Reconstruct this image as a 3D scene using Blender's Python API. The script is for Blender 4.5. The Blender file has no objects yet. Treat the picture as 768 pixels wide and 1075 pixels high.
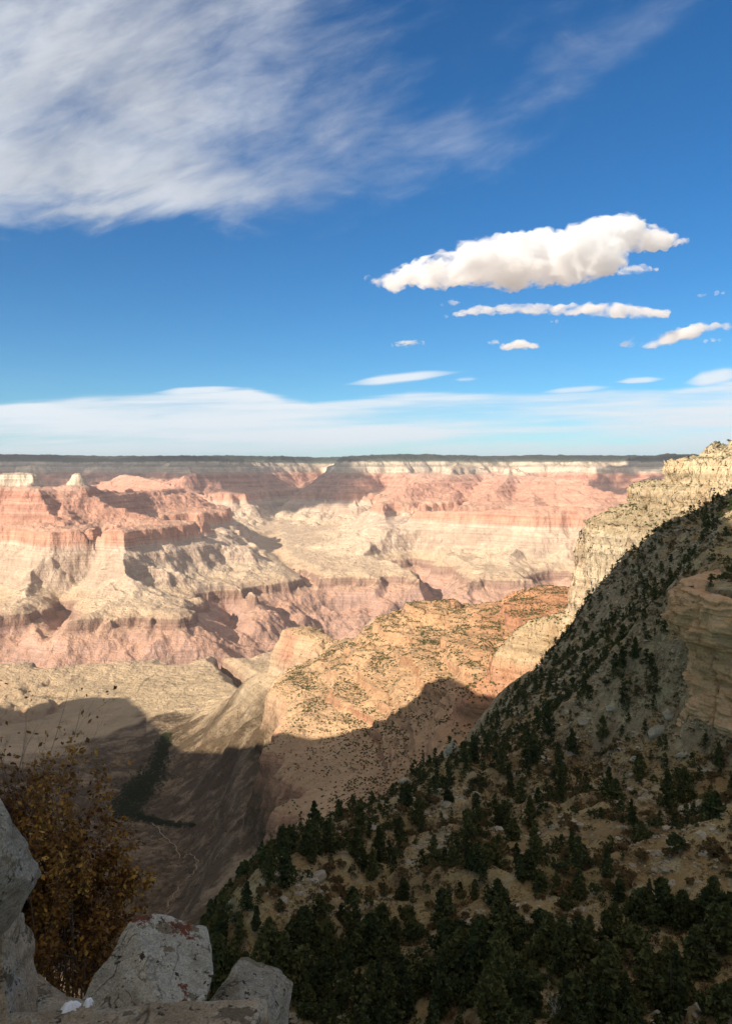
import bpy, bmesh, math, random, time
import numpy as np
from mathutils import Vector, Matrix
T0 = time.time()
R = math.radians
random.seed(7); RNG = np.random.default_rng(7)
scene = bpy.context.scene
col = scene.collection

# ------------------------------------------------------------------ camera geometry (photo 768 x 1075)
F = 836.0; TH = math.atan2(537.5-495.0, F)
def ray(px, py):
    a = (px-384.0)/F; b = (537.5-py)/F
    return a, math.cos(TH)+b*math.sin(TH), -math.sin(TH)+b*math.cos(TH)
def at(px, py, D):
    """point seen at photo pixel (px,py), D metres in front of the camera"""
    x, y, z = ray(px, py); t = D/y
    return (x*t, D, z*t)
SUN_AZ = R(46); SUN_EL = R(28)      # sun comes from the left, a little behind the viewer
S = np.array([-math.cos(SUN_AZ)*math.cos(SUN_EL), -math.sin(SUN_AZ)*math.cos(SUN_EL), math.sin(SUN_EL)])

# ------------------------------------------------------------------ noise
def _h(ix, iy, seed):
    h = (ix.astype(np.uint32)*np.uint32(374761393) + iy.astype(np.uint32)*np.uint32(668265263) + np.uint32((seed*2246822519) & 0xffffffff))
    h = (h ^ (h >> np.uint32(13)))*np.uint32(1274126177)
    return h ^ (h >> np.uint32(16))
def perlin(x, y, seed=0):
    x0 = np.floor(x); y0 = np.floor(y); fx = (x-x0).astype(np.float32); fy = (y-y0).astype(np.float32)
    ix = x0.astype(np.int64); iy = y0.astype(np.int64)
    u = fx*fx*fx*(fx*(fx*6-15)+10); v = fy*fy*fy*(fy*(fy*6-15)+10)
    def g(dx, dy):
        a = _h(ix+dx, iy+dy, seed).astype(np.float32)*np.float32(6.2831853/4294967296.0)
        return np.cos(a)*(fx-dx)+np.sin(a)*(fy-dy)
    n0 = g(0, 0); n1 = g(1, 0); n2 = g(0, 1); n3 = g(1, 1)
    a = n0+u*(n1-n0); b = n2+u*(n3-n2)
    return (a+v*(b-a))*1.5
def fbm(x, y, sc, octv=5, seed=0, gain=.5):
    r = 0; a = 1.; f = 1./sc
    for i in range(octv):
        r = r + a*perlin(x*f+i*17.3, y*f-i*9.1, seed+i); a *= gain; f *= 2.03
    return r
def gully(x, y, sc, octv=4, seed=0, gain=.5):
    """0 in the creek beds, rising to about 1 on the spurs between them"""
    r = 0; a = 1.; f = 1./sc; w = 0
    for i in range(octv):
        r = r + a*np.abs(perlin(x*f+i*7.7, y*f+i*3.1, seed+i))*1.6; w += a; a *= gain; f *= 2.1
    return r/w
def smooth(a, b, x):
    t = np.clip((x-a)/(b-a), 0, 1); return t*t*(3-2*t)
def rbf(P, V, X, Y, reg=0.):
    """thin plate spline through scattered heights"""
    P = np.asarray(P, float); V = np.asarray(V, float); sc = 1000.
    P = P/sc; n = len(P)
    def K(d2): return np.where(d2 > 0, d2*np.log(np.maximum(d2, 1e-12)), 0)
    d2 = ((P[:, None]-P[None])**2).sum(-1)
    A = np.zeros((n+3, n+3)); A[:n, :n] = K(d2)+np.eye(n)*reg; A[:n, n] = 1; A[:n, n+1:] = P; A[n, :n] = 1; A[n+1:, :n] = P.T
    c = np.linalg.solve(A, np.r_[V, 0, 0, 0])
    sh = X.shape; x = (X/sc).ravel(); y = (Y/sc).ravel(); out = c[n]+c[n+1]*x+c[n+2]*y
    for i in range(n):
        out = out+c[i]*K((x-P[i, 0])**2+(y-P[i, 1])**2)
    return out.reshape(sh)
def seg_dist(X, Y, pts):
    """distance to a polyline of (x,y,value) and the value at the nearest point"""
    best = np.full(X.shape, 1e9); val = np.zeros(X.shape)
    for (x0, y0, v0), (x1, y1, v1) in zip(pts[:-1], pts[1:]):
        dx, dy = x1-x0, y1-y0; L = dx*dx+dy*dy+1e-9
        t = np.clip(((X-x0)*dx+(Y-y0)*dy)/L, 0, 1)
        d = np.hypot(X-x0-t*dx, Y-y0-t*dy); m = d < best
        best = np.where(m, d, best); val = np.where(m, v0+t*(v1-v0), val)
    return best, val

# ------------------------------------------------------------------ rock layers: (smooth height -> stepped height), metres below the south rim
LAY = [(-1700,-1700),(-1080,-1080),(-1000,-1008),(-985,-955),(-900,-908),(-840,-882),(-760,-818),(-690,-742),(-640,-672),(-565,-622),(-535,-495),(-500,-472),(-470,-464),(-462,-448),(-425,-427),
       (-418,-410),(-385,-387),(-378,-366),(-345,-347),(-338,-324),(-300,-302),(-293,-276),(-250,-252),(-244,-234),(-190,-180),(-140,-160),(-108,-68),(-90,-55),(-42,-36),(-34,-18),(-20,-10),(-14,10),(0,18),(8,32),(30,42),(400,410)]
LE = np.array([a for a, b in LAY], float); LZ = np.array([b for a, b in LAY], float)
def dip(y): return 150*smooth(3600, 15500, y)**.9
def terrace(E, y, amt=1.):
    o = dip(y); e = E-o; z = np.interp(e, LE, LZ); return o+e+(z-e)*amt

# ------------------------------------------------------------------ materials
def newmat(name):
    m = bpy.data.materials.new(name); m.use_nodes = True; nt = m.node_tree; nt.nodes.clear()
    out = nt.nodes.new('ShaderNodeOutputMaterial'); b = nt.nodes.new('ShaderNodeBsdfPrincipled')
    nt.links.new(b.outputs[0], out.inputs[0]); b.inputs['Roughness'].default_value = .9
    try: b.inputs['Specular IOR Level'].default_value = .15
    except Exception: pass
    return m, nt, b
class NB:
    """small node-tree writer"""
    def __init__(s, nt): s.nt = nt
    def n(s, t, **k):
        x = s.nt.nodes.new(t)
        for a, v in k.items(): setattr(x, a, v)
        return x
    def put(s, sock, v):
        if hasattr(v, 'node'): s.nt.links.new(v, sock)
        elif isinstance(v, (tuple, list)) and len(v) == 3 and sock.type == 'RGBA': sock.default_value = (*v, 1)
        else: sock.default_value = v
    def math(s, op, a, b=0., clamp=False):
        x = s.n('ShaderNodeMath', operation=op, use_clamp=clamp); s.put(x.inputs[0], a); s.put(x.inputs[1], b); return x.outputs[0]
    def mix(s, f, a, b, blend='MIX'):
        x = s.n('ShaderNodeMix', data_type='RGBA', blend_type=blend); s.put(x.inputs[0], f); s.put(x.inputs[6], a); s.put(x.inputs[7], b); return x.outputs[2]
    def noise(s, vec, scale, detail=4, rough=.55, dist=0.):
        x = s.n('ShaderNodeTexNoise'); s.put(x.inputs['Vector'], vec); x.inputs['Scale'].default_value = scale; x.inputs['Detail'].default_value = detail
        x.inputs['Roughness'].default_value = rough; x.inputs['Distortion'].default_value = dist; return x.outputs['Fac']
    def vmul(s, v, k):
        x = s.n('ShaderNodeVectorMath', operation='MULTIPLY'); s.put(x.inputs[0], v); x.inputs[1].default_value = k; return x.outputs[0]
    def ramp(s, f, stops, interp='LINEAR'):
        x = s.n('ShaderNodeValToRGB'); cr = x.color_ramp; cr.interpolation = interp; s.put(x.inputs[0], f)
        while len(cr.elements) > 1: cr.elements.remove(cr.elements[-1])
        for i, (p, c) in enumerate(stops):
            e = cr.elements[0] if i == 0 else cr.elements.new(p)
            e.position = p; e.color = (*c, 1) if len(c) == 3 else c
        return x.outputs[0]
    def rng(s, v, a, b, c=0., d=1., smoothst=False):
        x = s.n('ShaderNodeMapRange'); x.interpolation_type = 'SMOOTHSTEP' if smoothst else 'LINEAR'
        s.put(x.inputs[0], v); x.inputs[1].default_value = a; x.inputs[2].default_value = b; x.inputs[3].default_value = c; x.inputs[4].default_value = d; return x.outputs[0]
    def bump(s, h, strength, dist, normal=None):
        x = s.n('ShaderNodeBump'); x.inputs['Strength'].default_value = strength; x.inputs['Distance'].default_value = dist; s.put(x.inputs['Height'], h)
        if normal is not None: s.put(x.inputs['Normal'], normal)
        return x.outputs[0]

def minus_(q, a, b): return q.math('SUBTRACT', a, b)
def canyon_material():
    m, nt, b = newmat('canyon_rock'); q = NB(nt)
    geo = q.n('ShaderNodeNewGeometry'); pos = geo.outputs['Position']; nz = q.n('ShaderNodeSeparateXYZ'); q.put(nz.inputs[0], geo.outputs['Normal']); nz = nz.outputs[2]
    at_ = q.n('ShaderNodeAttribute', attribute_name='strat').outputs['Fac']
    scrub_shade = q.n('ShaderNodeAttribute', attribute_name='scrub').outputs['Fac']
    wob = q.math('MULTIPLY', q.math('SUBTRACT', q.noise(pos, .004, 3), .5), 30.)
    st = q.math('ADD', at_, q.math('MULTIPLY', wob, .45))
    f = q.rng(st, -1450, 100)
    P = lambda z: (z+1450)/1550.
    rock = q.ramp(f, [(0, (.23,.14,.105)),(P(-1180),(.31,.19,.14)),(P(-1060),(.40,.235,.165)),(P(-1010),(.31,.20,.14)),(P(-955),(.38,.27,.18)),(P(-930),(.42,.33,.215)),(P(-640),(.46,.36,.24)),
        (P(-615),(.54,.40,.28)),(P(-560),(.54,.30,.20)),(P(-480),(.52,.30,.19)),(P(-465),(.42,.22,.13)),(P(-400),(.54,.35,.20)),(P(-370),(.44,.25,.14)),(P(-330),(.52,.31,.18)),(P(-290),(.44,.22,.13)),(P(-240),(.47,.26,.155)),(P(-225),(.46,.33,.20)),(P(-180),(.48,.35,.21)),
        (P(-160),(.54,.42,.29)),(P(-70),(.56,.46,.32)),(P(-55),(.42,.33,.21)),(P(-30),(.50,.39,.25)),(P(20),(.54,.43,.275)),(P(60),(.45,.36,.24)),(1,(.35,.3,.2))])
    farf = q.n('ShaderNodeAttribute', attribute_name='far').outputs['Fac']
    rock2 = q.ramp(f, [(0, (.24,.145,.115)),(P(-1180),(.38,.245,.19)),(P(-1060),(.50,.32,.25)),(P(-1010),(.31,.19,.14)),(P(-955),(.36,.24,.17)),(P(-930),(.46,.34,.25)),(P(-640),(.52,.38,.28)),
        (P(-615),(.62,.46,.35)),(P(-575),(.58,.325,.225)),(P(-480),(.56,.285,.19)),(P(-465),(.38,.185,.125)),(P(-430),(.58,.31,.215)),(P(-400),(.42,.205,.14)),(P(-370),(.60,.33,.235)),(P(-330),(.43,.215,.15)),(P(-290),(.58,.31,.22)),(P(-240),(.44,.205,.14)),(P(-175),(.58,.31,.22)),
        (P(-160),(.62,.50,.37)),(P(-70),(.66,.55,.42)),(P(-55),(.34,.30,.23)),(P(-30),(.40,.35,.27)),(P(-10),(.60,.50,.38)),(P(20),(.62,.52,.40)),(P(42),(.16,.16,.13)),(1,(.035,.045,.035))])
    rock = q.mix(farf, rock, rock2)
    pale = q.n('ShaderNodeAttribute', attribute_name='pale').outputs['Fac']; rock = q.mix(pale, rock, (.58,.43,.275))
    # talus and soil on the gentle ground
    talus = q.ramp(f, [(0,(.31,.20,.145)),(P(-1100),(.38,.235,.165)),(P(-1000),(.38,.28,.19)),(P(-940),(.50,.375,.23)),(P(-800),(.53,.395,.25)),(P(-640),(.53,.40,.26)),(P(-560),(.53,.37,.22)),(P(-440),(.55,.355,.20)),(P(-330),(.53,.33,.18)),(P(-290),(.50,.25,.13)),(P(-240),(.50,.26,.14)),(P(-222),(.46,.34,.17)),(P(-200),(.40,.31,.17)),
        (P(-110),(.47,.37,.23)),(P(0),(.42,.34,.21)),(P(42),(.12,.12,.07)),(1,(.035,.045,.035))])
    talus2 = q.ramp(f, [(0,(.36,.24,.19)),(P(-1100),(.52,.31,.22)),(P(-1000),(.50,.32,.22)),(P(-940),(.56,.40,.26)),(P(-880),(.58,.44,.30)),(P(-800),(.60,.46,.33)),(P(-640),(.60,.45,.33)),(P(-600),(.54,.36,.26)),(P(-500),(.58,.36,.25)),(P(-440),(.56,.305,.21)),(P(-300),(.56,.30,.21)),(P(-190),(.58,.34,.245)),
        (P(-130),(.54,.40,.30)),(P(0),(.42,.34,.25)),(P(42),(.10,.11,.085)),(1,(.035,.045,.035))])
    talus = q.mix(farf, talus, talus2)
    nn = q.math('ADD', nz, q.math('MULTIPLY', q.math('SUBTRACT', q.noise(pos, .03, 4), .5), .35))
    c = q.mix(q.rng(nn, .66, .80, smoothst=True), rock, talus)
    # thin bedding, stronger on steep faces
    band = q.noise(q.vmul(pos, (.0012, .0012, .11)), 1., 5, .65)
    band2 = q.noise(q.vmul(pos, (.004, .004, .45)), 1., 3, .6)
    bb = q.math('ADD', q.math('MULTIPLY', band, .7), q.math('MULTIPLY', band2, .3))
    lt = q.rng(bb, .35, .65, .66, 1.25); cc = q.n('ShaderNodeCombineColor'); [q.put(cc.inputs[i], lt) for i in range(3)]
    steep = q.rng(nz, .90, .62, .12, 1.)
    c = q.mix(steep, c, q.mix(1., c, cc.outputs[0], 'MULTIPLY'))
    mot = q.rng(q.noise(pos, .006, 8, .72), .3, .7, .68, 1.3); cc2 = q.n('ShaderNodeCombineColor'); [q.put(cc2.inputs[i], mot) for i in range(3)]
    c = q.mix(.8, c, cc2.outputs[0], 'MULTIPLY')
    stre = q.noise(q.vmul(pos, (.03, .03, .004)), 1., 4, .6)      # streaks down the faces
    c = q.mix(q.math('MULTIPLY', q.rng(nz, .7, .3), q.rng(stre, .5, .75)), c, q.mix(1., c, (.62,.5,.42), 'MULTIPLY'))
    c = q.mix(q.math('MULTIPLY', scrub_shade, q.rng(q.noise(pos, .012, 8, .75), .28, .52)), c, (.105,.072,.042))  # brown scrub soil, and the valley's shade painted into the ground colour
    q.put(b.inputs['Base Color'], c)
    hh = q.math('ADD', q.math('MULTIPLY', band, 1.), q.noise(pos, .05, 6, .7))
    rr_ = q.math('ABSOLUTE', minus_(q, q.noise(q.vmul(pos, (1., 1., .5)), .011, 7, .62), .5))
    q.put(b.inputs['Normal'], q.bump(hh, .55, 9., q.bump(rr_, .8, 75.)))
    return m

# ------------------------------------------------------------------ mesh from a grid
def grid_mesh(name, X, Y, Z, mat, attrs=None, kind='structure', smooth_shade=True, keep=None):
    nr, nc = X.shape; V = np.stack([X, Y, Z], -1).reshape(-1, 3).astype(np.float32)
    i = np.arange(nr*nc).reshape(nr, nc); q = np.stack([i[:-1, :-1], i[:-1, 1:], i[1:, 1:], i[1:, :-1]], -1).reshape(-1, 4)
    if keep is not None: q = q[keep.reshape(-1)]
    me = bpy.data.meshes.new(name); me.vertices.add(len(V)); me.vertices.foreach_set('co', V.ravel())
    me.loops.add(q.size); me.loops.foreach_set('vertex_index', q.ravel().astype(np.int32))
    me.polygons.add(len(q)); me.polygons.foreach_set('loop_start', np.arange(0, q.size, 4, dtype=np.int32)); me.polygons.foreach_set('loop_total', np.full(len(q), 4, np.int32))
    for k, v in (attrs or {}).items():
        a = me.attributes.new(k, 'FLOAT', 'POINT'); a.data.foreach_set('value', v.astype(np.float32).ravel())
    me.update(calc_edges=True)
    me.polygons.foreach_set('use_smooth', np.full(len(q), smooth_shade)); me.materials.append(mat)
    o = bpy.data.objects.new(name, me); col.objects.link(o)
    if kind: o['kind'] = kind
    return o

# ------------------------------------------------------------------ the canyon: control heights for the near side
CP = []   # (px,py,D)
CP += [(768,468,800),(740,468,830),(715,480,850),(900,455,760),(1000,450,700),(900,455,1150),(1150,450,1300)]
CP += [(697,500,850),(690,520,850),(665,535,850),(640,549,860),(625,560,860),(622,580,870),(617,605,880),(612,625,880),(590,638,900),(562,652,940),(545,668,980)]
CP += [(768,515,740),(740,540,760),(700,570,780),(690,610,790),(660,640,810),(630,680,830),(600,705,860),(575,700,910),(580,728,900),(560,745,920),(600,660,880)]
CP += [(600,607,1750),(540,623,1750),(510,640,1780),(420,643,1950),(388,657,2050),(500,680,1400),(450,700,1450),(400,720,1520),(350,700,1800),(330,735,1600),(285,735,1760),(550,660,1500),(520,720,1150)]
CP += [(275,782,1790),(300,742,1680),(300,674,2450),(340,674,2450),(292,712,2400),(330,700,2100),(260,760,2000)]
CP += [(480,740,1200),(430,775,1220),(400,800,1210),(365,830,1180),(335,795,1420),(325,838,1230),(322,868,1130),(288,916,1140),(350,885,1000),(400,865,930),(270,850,1400),(480,800,900)]
CP += [(250,775,2150),(200,790,2350),(150,740,3100),(100,718,3500),(180,704,3650),(230,730,3050),(60,745,3200),(0,745,3300),(-60,740,3300),(280,715,3200),(200,755,2700)]
CP += [(150,812,2330),(170,862,1950),(188,900,1620),(205,940,1380),(180,985,1200),(100,905,1550),(50,850,1850),(0,800,2300),(0,900,1600),(-60,880,1600),(235,880,1450),(260,850,1500),(240,820,1850),(100,790,2500),(60,780,2700)]
for _px, _py, _D in ((768,468,800),(740,468,830),(715,480,850),(697,500,850),(690,520,850),(665,535,850),(640,549,860),(625,560,860),(622,580,870),(617,605,880),(612,625,880),(590,638,900),(562,652,940)):
    CP.append((_px-8, _py+F*95/(_D+95), _D+95))
RAWP = [(-150,650,-600),(50,600,-420),(200,560,-300),(420,560,-120),(-700,500,-520),(-1500,1500,-560),(-2200,2400,-560),(-3200,3000,-400),(-1500,600,-300),(-2600,4000,-905),(-4000,4200,-900),
        (400,2600,-905),(700,2200,-700),(900,3000,-905),(300,3300,-905),(2000,3500,-905),(1500,2300,-600),(1300,1600,-150),(-200,3400,-915),(3000,3400,-905),(2500,2200,-350),(900,1300,-90),(700,1400,-280),
        (0,4200,-915),(-1500,4300,-910),(1500,4300,-910),(3500,4300,-905)]
def near_E(X, Y):
    P = []; V = []
    for c in CP:
        x, y, z = at(*c); P.append((x, y)); V.append(z)
    for x, y, z in RAWP: P.append((x, y)); V.append(z)
    V = np.array(V)
    # controls are true heights: turn into the smooth height before terracing
    o = dip(np.array([p[1] for p in P])); V = np.interp(V-o, LZ, LE)*1.0+o
    return rbf(P, V, X, Y, reg=.0008)

def P2(px, D): return ((px-384.0)/F*D, D)
def spine(*a): return [(P2(px, D)[0], D, -(py-495.)/F*D) for px, py, D in a]
SPINES = [  # (crest line, fall per metre, amount that crest noise may lift)
 (spine((-260,498,7400),(-120,503,7000),(0,503,7000),(25,499,7000)), .62),
 (spine((25,499,7000),(55,512,7100),(82,501,7200),(105,515,7400),(150,516,8200),(190,512,9200),(130,497,12000)), .66),
 (spine((25,503,7000),(20,540,6500),(60,556,6200),(100,566,6000)), .5),
 (spine((82,508,7200),(110,530,7000),(165,545,7000),(215,552,7200),(236,560,7300)), .48),
 (spine((150,516,8200),(200,520,8600),(232,532,9000),(250,545,9600)), .5),
 (spine((-260,552,5600),(-100,548,5700),(0,552,5750),(60,552,5800),(98,560,5900)), .55),
 (spine((430,541,8700),(500,537,8300),(560,532,8000),(640,533,7900),(720,533,7900)), .6),
 (spine((98,558,6000),(150,552,6500),(200,554,6900)), .6),
 (spine((535,494,11500),(530,505,10500),(520,515,9800),(480,535,9200),(440,548,9000)), .6),
 (spine((480,486,12500),(470,500,11300),(430,512,10500),(400,530,10000),(370,545,10200)), .55),
 (spine((535,494,11500),(600,505,10300),(640,518,9600),(700,525,9200),(760,520,9000)), .55),
 (spine((535,500,11300),(560,520,9700),(560,540,8800)), .5),
 (spine((640,518,9600),(620,545,8700),(600,552,8300)), .45),
 (spine((760,520,9000),(900,510,9000),(1100,500,9500)), .5),
 (spine((400,530,10000),(410,556,8300),(425,566,7700)), .36),
]
RIVER = [(*P2(px, D), 0) for px, D in ((-700,4300),(-300,4600),(0,4450),(100,4500),(200,4550),(270,4750),(315,5400),(350,6000),(400,6150),(500,6000),(620,6200),(800,6300),(1200,6500))]
BAC = [(*P2(312, 5500), -1210), (*P2(322, 6500), -1040), (*P2(305, 7800), -935), (*P2(280, 10300), -830), (*P2(288, 13000), -650), (*P2(315, 15000), -430), (*P2(335,17200), -60)]
GORGES = [
 ([(*P2(245,4700),0),(*P2(262,5400),0),(*P2(235,5900),0)], 60.),
 ([(*P2(60,4500),0),(*P2(45,5100),0),(*P2(70,5600),0)], 50.),
 ([(*P2(-40,4500),0),(*P2(-10,5300),0),(*P2(-60,6000),0)], 50.),
 ([(*P2(450,6100),0),(*P2(470,6900),0),(*P2(440,7700),0)], 50.),
 ([(*P2(560,6100),0),(*P2(590,7000),0)], 50.),
 ([(*P2(215,4500),0),(*P2(228,4050),0),(*P2(262,3750),0),(*P2(300,3400),0)], 20.),
]
def canyon_height(X, Y, fine=True):
    nf = smooth(400, 1500, Y)
    # domain warp bends every contour into spurs and alcoves
    far = smooth(3800, 6500, Y)
    wx = fbm(X, Y, 1500, 4, 11)*360*far + fbm(X, Y, 260, 3, 15)*40; wy = fbm(X, Y, 1500, 4, 21)*420*far + fbm(X, Y, 260, 3, 25)*40
    Xw = X+wx; Yw = Y+wy
    # near side
    En = near_E(X, Y)
    flat = smooth(-760, -900, En)
    En = En + fbm(X, Y, 420, 3, 31)*(16-8*flat)*smooth(900, 1600, Y) + (gully(X+fbm(X,Y,200,2,43)*60, Y+fbm(X,Y,200,2,44)*60, 340, 4, 41, .42)-.42)*(30-6*flat)*smooth(600,1100,Y)
    # far side
    E = -925+dip(Y)+smooth(6000, 9500, Y)*60+fbm(X, Y, 1200, 4, 51)*18
    E = E + (gully(X, Y, 900, 4, 57)-.4)*34
    lift = (gully(Xw, Yw, 1100, 5, 61, .55)-.42)
    for pts, fall in SPINES:
        d, v = seg_dist(Xw, Yw, pts)
        d0, v0 = seg_dist(X, Y, pts)
        d = np.where(d0 < 160, d0, np.minimum(d, d0+400)*1.) if False else d*smooth(0, 500, d0)+d0*(1-smooth(0, 500, d0))
        v = v*smooth(0, 500, d0)+v0*(1-smooth(0, 500, d0))
        h = v-fall*d*(1+.0*d)+lift*150*smooth(80, 700, d)
        k = 40.; E = np.maximum(E, h) + k*np.exp(-np.abs(E-h)/k)*.3
    # north rim
    rimline = 14600+fbm(X, Y*.3, 4200, 4, 71)*1500
    bx = (X-P2(270,14000)[0]); 
    d = rimline-Y+ (gully(X, Y, 2600, 5, 75)-.45)*-2600
    rim = 185-np.maximum(d, 0)*.30+np.minimum(np.maximum(-d, 0)*.085, 115)
    E = np.maximum(E, rim)
    # side canyon
    d, v = seg_dist(X+wx*.5, Y+wy*.5, BAC)
    vv = v+np.maximum(d-30, 0)*.72+(gully(X, Y, 520, 4, 81)-.4)*70*smooth(60, 500, d)
    vv = np.where(d > 1500, vv+(d-1500)*2, vv)
    E = np.minimum(E, np.maximum(vv, -1400))
    # blend near to far
    w = smooth(3500, 4300, Y)
    E = En*(1-w)+E*w
    # inner gorge
    def cut(pts, vz, wid, slope, seed, E):
        d, _ = seg_dist(X+fbm(X, Y, 900, 3, seed)*170, Y+fbm(X, Y, 900, 3, seed+9)*170, pts)
        d = d-(gully(X, Y, 620, 4, seed+4, .42)-.35)*190*smooth(0, 350, d)
        g = vz+np.maximum(d-wid, 0)*slope
        g = g+(gully(X, Y, 340, 4, seed+5,.45)-.4)*60
        return np.minimum(E, np.maximum(g, vz)) if True else E
    E = cut(RIVER, -1340, 40, .62, 91, E)
    for i, (pts, wd) in enumerate(GORGES):
        dd, _ = seg_dist(X, Y, pts)
        E = cut(pts, -1150 if i in (0, 3, 4) else -1060, wd*.2, .95, 111+7*i, E) if i < 5 else cut([(a, b_, 0) for a, b_, _ in pts], -1010, wd*.2, .9, 151, E)
    bench = 1-.9*smooth(-800, -880, E-dip(Y))*smooth(-985, -940, E-dip(Y))
    if fine:
        E = E + fbm(X, Y, 70, 3, 131)*(2.5+4*far) + fbm(X, Y, 170, 3, 135)*7*far*bench + (gully(X+fbm(X, Y, 150, 2, 139)*50, Y, 300, 4, 138, .5)-.4)*30*far*bench + (gully(X, Y, 90, 3, 137)-.4)*(5+5*far)
    sup = smooth(3000, 2200, Y)*smooth(-500,-460,E)*smooth(-180,-240,E)
    blk = smooth(1150, 950, Y)*smooth(-190, -150, E)
    E = E+(gully(X, Y, 55, 3, 161)-.42)*13*blk+(gully(X,Y,13,2,165)-.4)*5*blk+fbm(X, Y, 110, 2, 167)*10*blk
    Z = terrace(E, Y, 1-.15*sup)
    mz = smooth(2400, 2200, Y)*smooth(950, 1050, Y)*smooth(-470, -450, Z)*smooth(-225, -240, Z)
    for st, sc_, sd, am in ((26., 260, 231, .85), (9., 120, 235, .8)):
        qq = Z/st+fbm(X, Y, sc_, 3, sd)*.7; fr = qq-np.floor(qq); Z = Z+(smooth(.60, .92, fr)-fr)*st*am*mz*(.35+.65*smooth(-.25, .2, fbm(X, Y, 240, 2, sd+2)))
    wz = smooth(1150, 950, Y)*smooth(-185, -160, Z)
    for st, sc_, sd, am in ((11., 38, 171, .9), (4.3, 15, 175, .9)):
        qq = Z/st+fbm(X, Y, sc_, 3, sd)*1.6; fr = qq-np.floor(qq); Z = Z+(smooth(.45, .95, fr)-fr)*st*am*wz*(.35+.65*smooth(-.2, .3, fbm(X, Y, 90, 2, sd+2)))
    Z = Z+fbm(X, Y, 9, 3, 179)*2.2*wz
    if fine: Z = Z + fbm(X, Y, 24, 3, 141)*1.6 + fbm(X, Y, 120, 3, 145)*4
    return Z

PXU = 1/800.
u = np.concatenate([np.linspace(-1.0, -.53, 70, endpoint=False), np.linspace(-.53, .53, int(1.06/ (PXU*1.05))), np.linspace(.53, 1.0, 70)[1:]])
def rows(y0, y1, k):
    n = int(math.log(y1/y0)/k); return y0*np.exp(np.linspace(0, 1, n)*math.log(y1/y0))
QUAL = 1.
yy = np.concatenate([rows(480, 620, .004), rows(620, 960, .0013)[1:], rows(960, 4000, .0031/QUAL)[1:], rows(4000, 18500, .0021/QUAL)[1:], rows(18500, 60000, .08)[1:]])
U, Yg = np.meshgrid(u, yy); Xg = U*Yg
Zg = canyon_height(Xg, Yg)
_g0 = np.gradient(Zg, axis=0)/np.gradient(yy)[:, None]
_wz = smooth(1150, 1000, Yg)*smooth(600, 640, Yg)*smooth(-190, -165, Zg)*smooth(48, 38, Zg)*smooth(-.35, .1, Xg/Yg)
_a = Yg*.8-Xg*.6
def _cell(a, z, w, h, sd):
    r = np.floor(z/h+fbm(a, z, 60, 2, sd)*1.2); c = np.floor(a/w+r*.37+fbm(a, z, 40, 2, sd+3)*1.3); v = np.sin(r*12.9898+c*78.233+sd)*43758.5453; return v-np.floor(v)-.5
_o = _cell(_a, Zg, 16, 9, 5)*7+_cell(_a, Zg, 6, 4.5, 9)*4+perlin(_a/30, Zg/22, 191)*6+perlin(_a/300, Zg/6, 193)*3.4+perlin(_a/7, Zg/5, 195)*1.6-2.5*np.exp(-(perlin(_a/18, Zg/200, 197)/.07)**2)
_w2 = smooth(2800, 2600, Yg)*smooth(1000, 1060, Yg)*smooth(-660, -615, Zg)*smooth(-440, -480, Zg)
_o2 = perlin(_a/44, Zg/160, 211)*16+perlin(_a/17, Zg/90, 213)*8+perlin(_a/300, Zg/14, 215)*5+_cell(_a, Zg, 22, 30, 15)*7-7*np.exp(-(perlin(_a/38, Zg/300, 217)/.06)**2)
_w3 = smooth(2200, 2000, Yg)*smooth(640, 700, Yg)*smooth(-470, -440, Zg)*smooth(-170, -200, Zg)
_o3 = perlin(_a/50, Zg/9, 221)*5+_cell(_a, Zg, 14, 8, 25)*5+perlin(_a/12, Zg/30, 223)*3
_o = _o*_wz+_o2*_w2+_o3*_w3; Xg = Xg-_o*.8; Yg = Yg-_o*.35
strat = Zg-dip(Yg)
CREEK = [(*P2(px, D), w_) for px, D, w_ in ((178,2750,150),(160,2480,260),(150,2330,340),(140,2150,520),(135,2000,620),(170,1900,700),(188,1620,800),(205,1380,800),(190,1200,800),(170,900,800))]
_d, _w = seg_dist(Xg, Yg, CREEK); _w = _w*np.where(Xg < P2(150, Yg)[0], 1.6, 1); scrub = smooth(1.1, .5, (_d+fbm(Xg, Yg, 160, 4, 173)*120)/_w)*(Yg < 3200)*smooth(-480, -580, Zg)  # creek mask: scrub cover, also carries the painted shade of the valley floor
mat_c = canyon_material()
print('terrain', time.time()-T0, Xg.shape)
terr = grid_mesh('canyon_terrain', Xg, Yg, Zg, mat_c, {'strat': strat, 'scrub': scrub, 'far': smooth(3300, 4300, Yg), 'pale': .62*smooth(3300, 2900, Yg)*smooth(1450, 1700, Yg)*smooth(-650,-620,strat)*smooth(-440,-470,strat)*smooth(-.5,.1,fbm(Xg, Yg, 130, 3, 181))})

# ------------------------------------------------------------------ off-frame rim to the left that shades the near side
EDGE = [(-60,735,3600),(30,748,3250),(45,738,3200),(100,732,3180),(135,733,3120),(152,748,2950),(168,766,2700),(188,788,2400),(230,790,2150),(275,781,1800),(330,776,1500),(385,765,1350),(425,742,1330),(444,724,1350),(462,712,1350),(482,715,1350),(500,728,1180),(540,733,1000),(580,712,900),(600,700,860),(640,655,820),(690,615,700),(768,535,540),(768,500,440),(800,480,380)]

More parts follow.
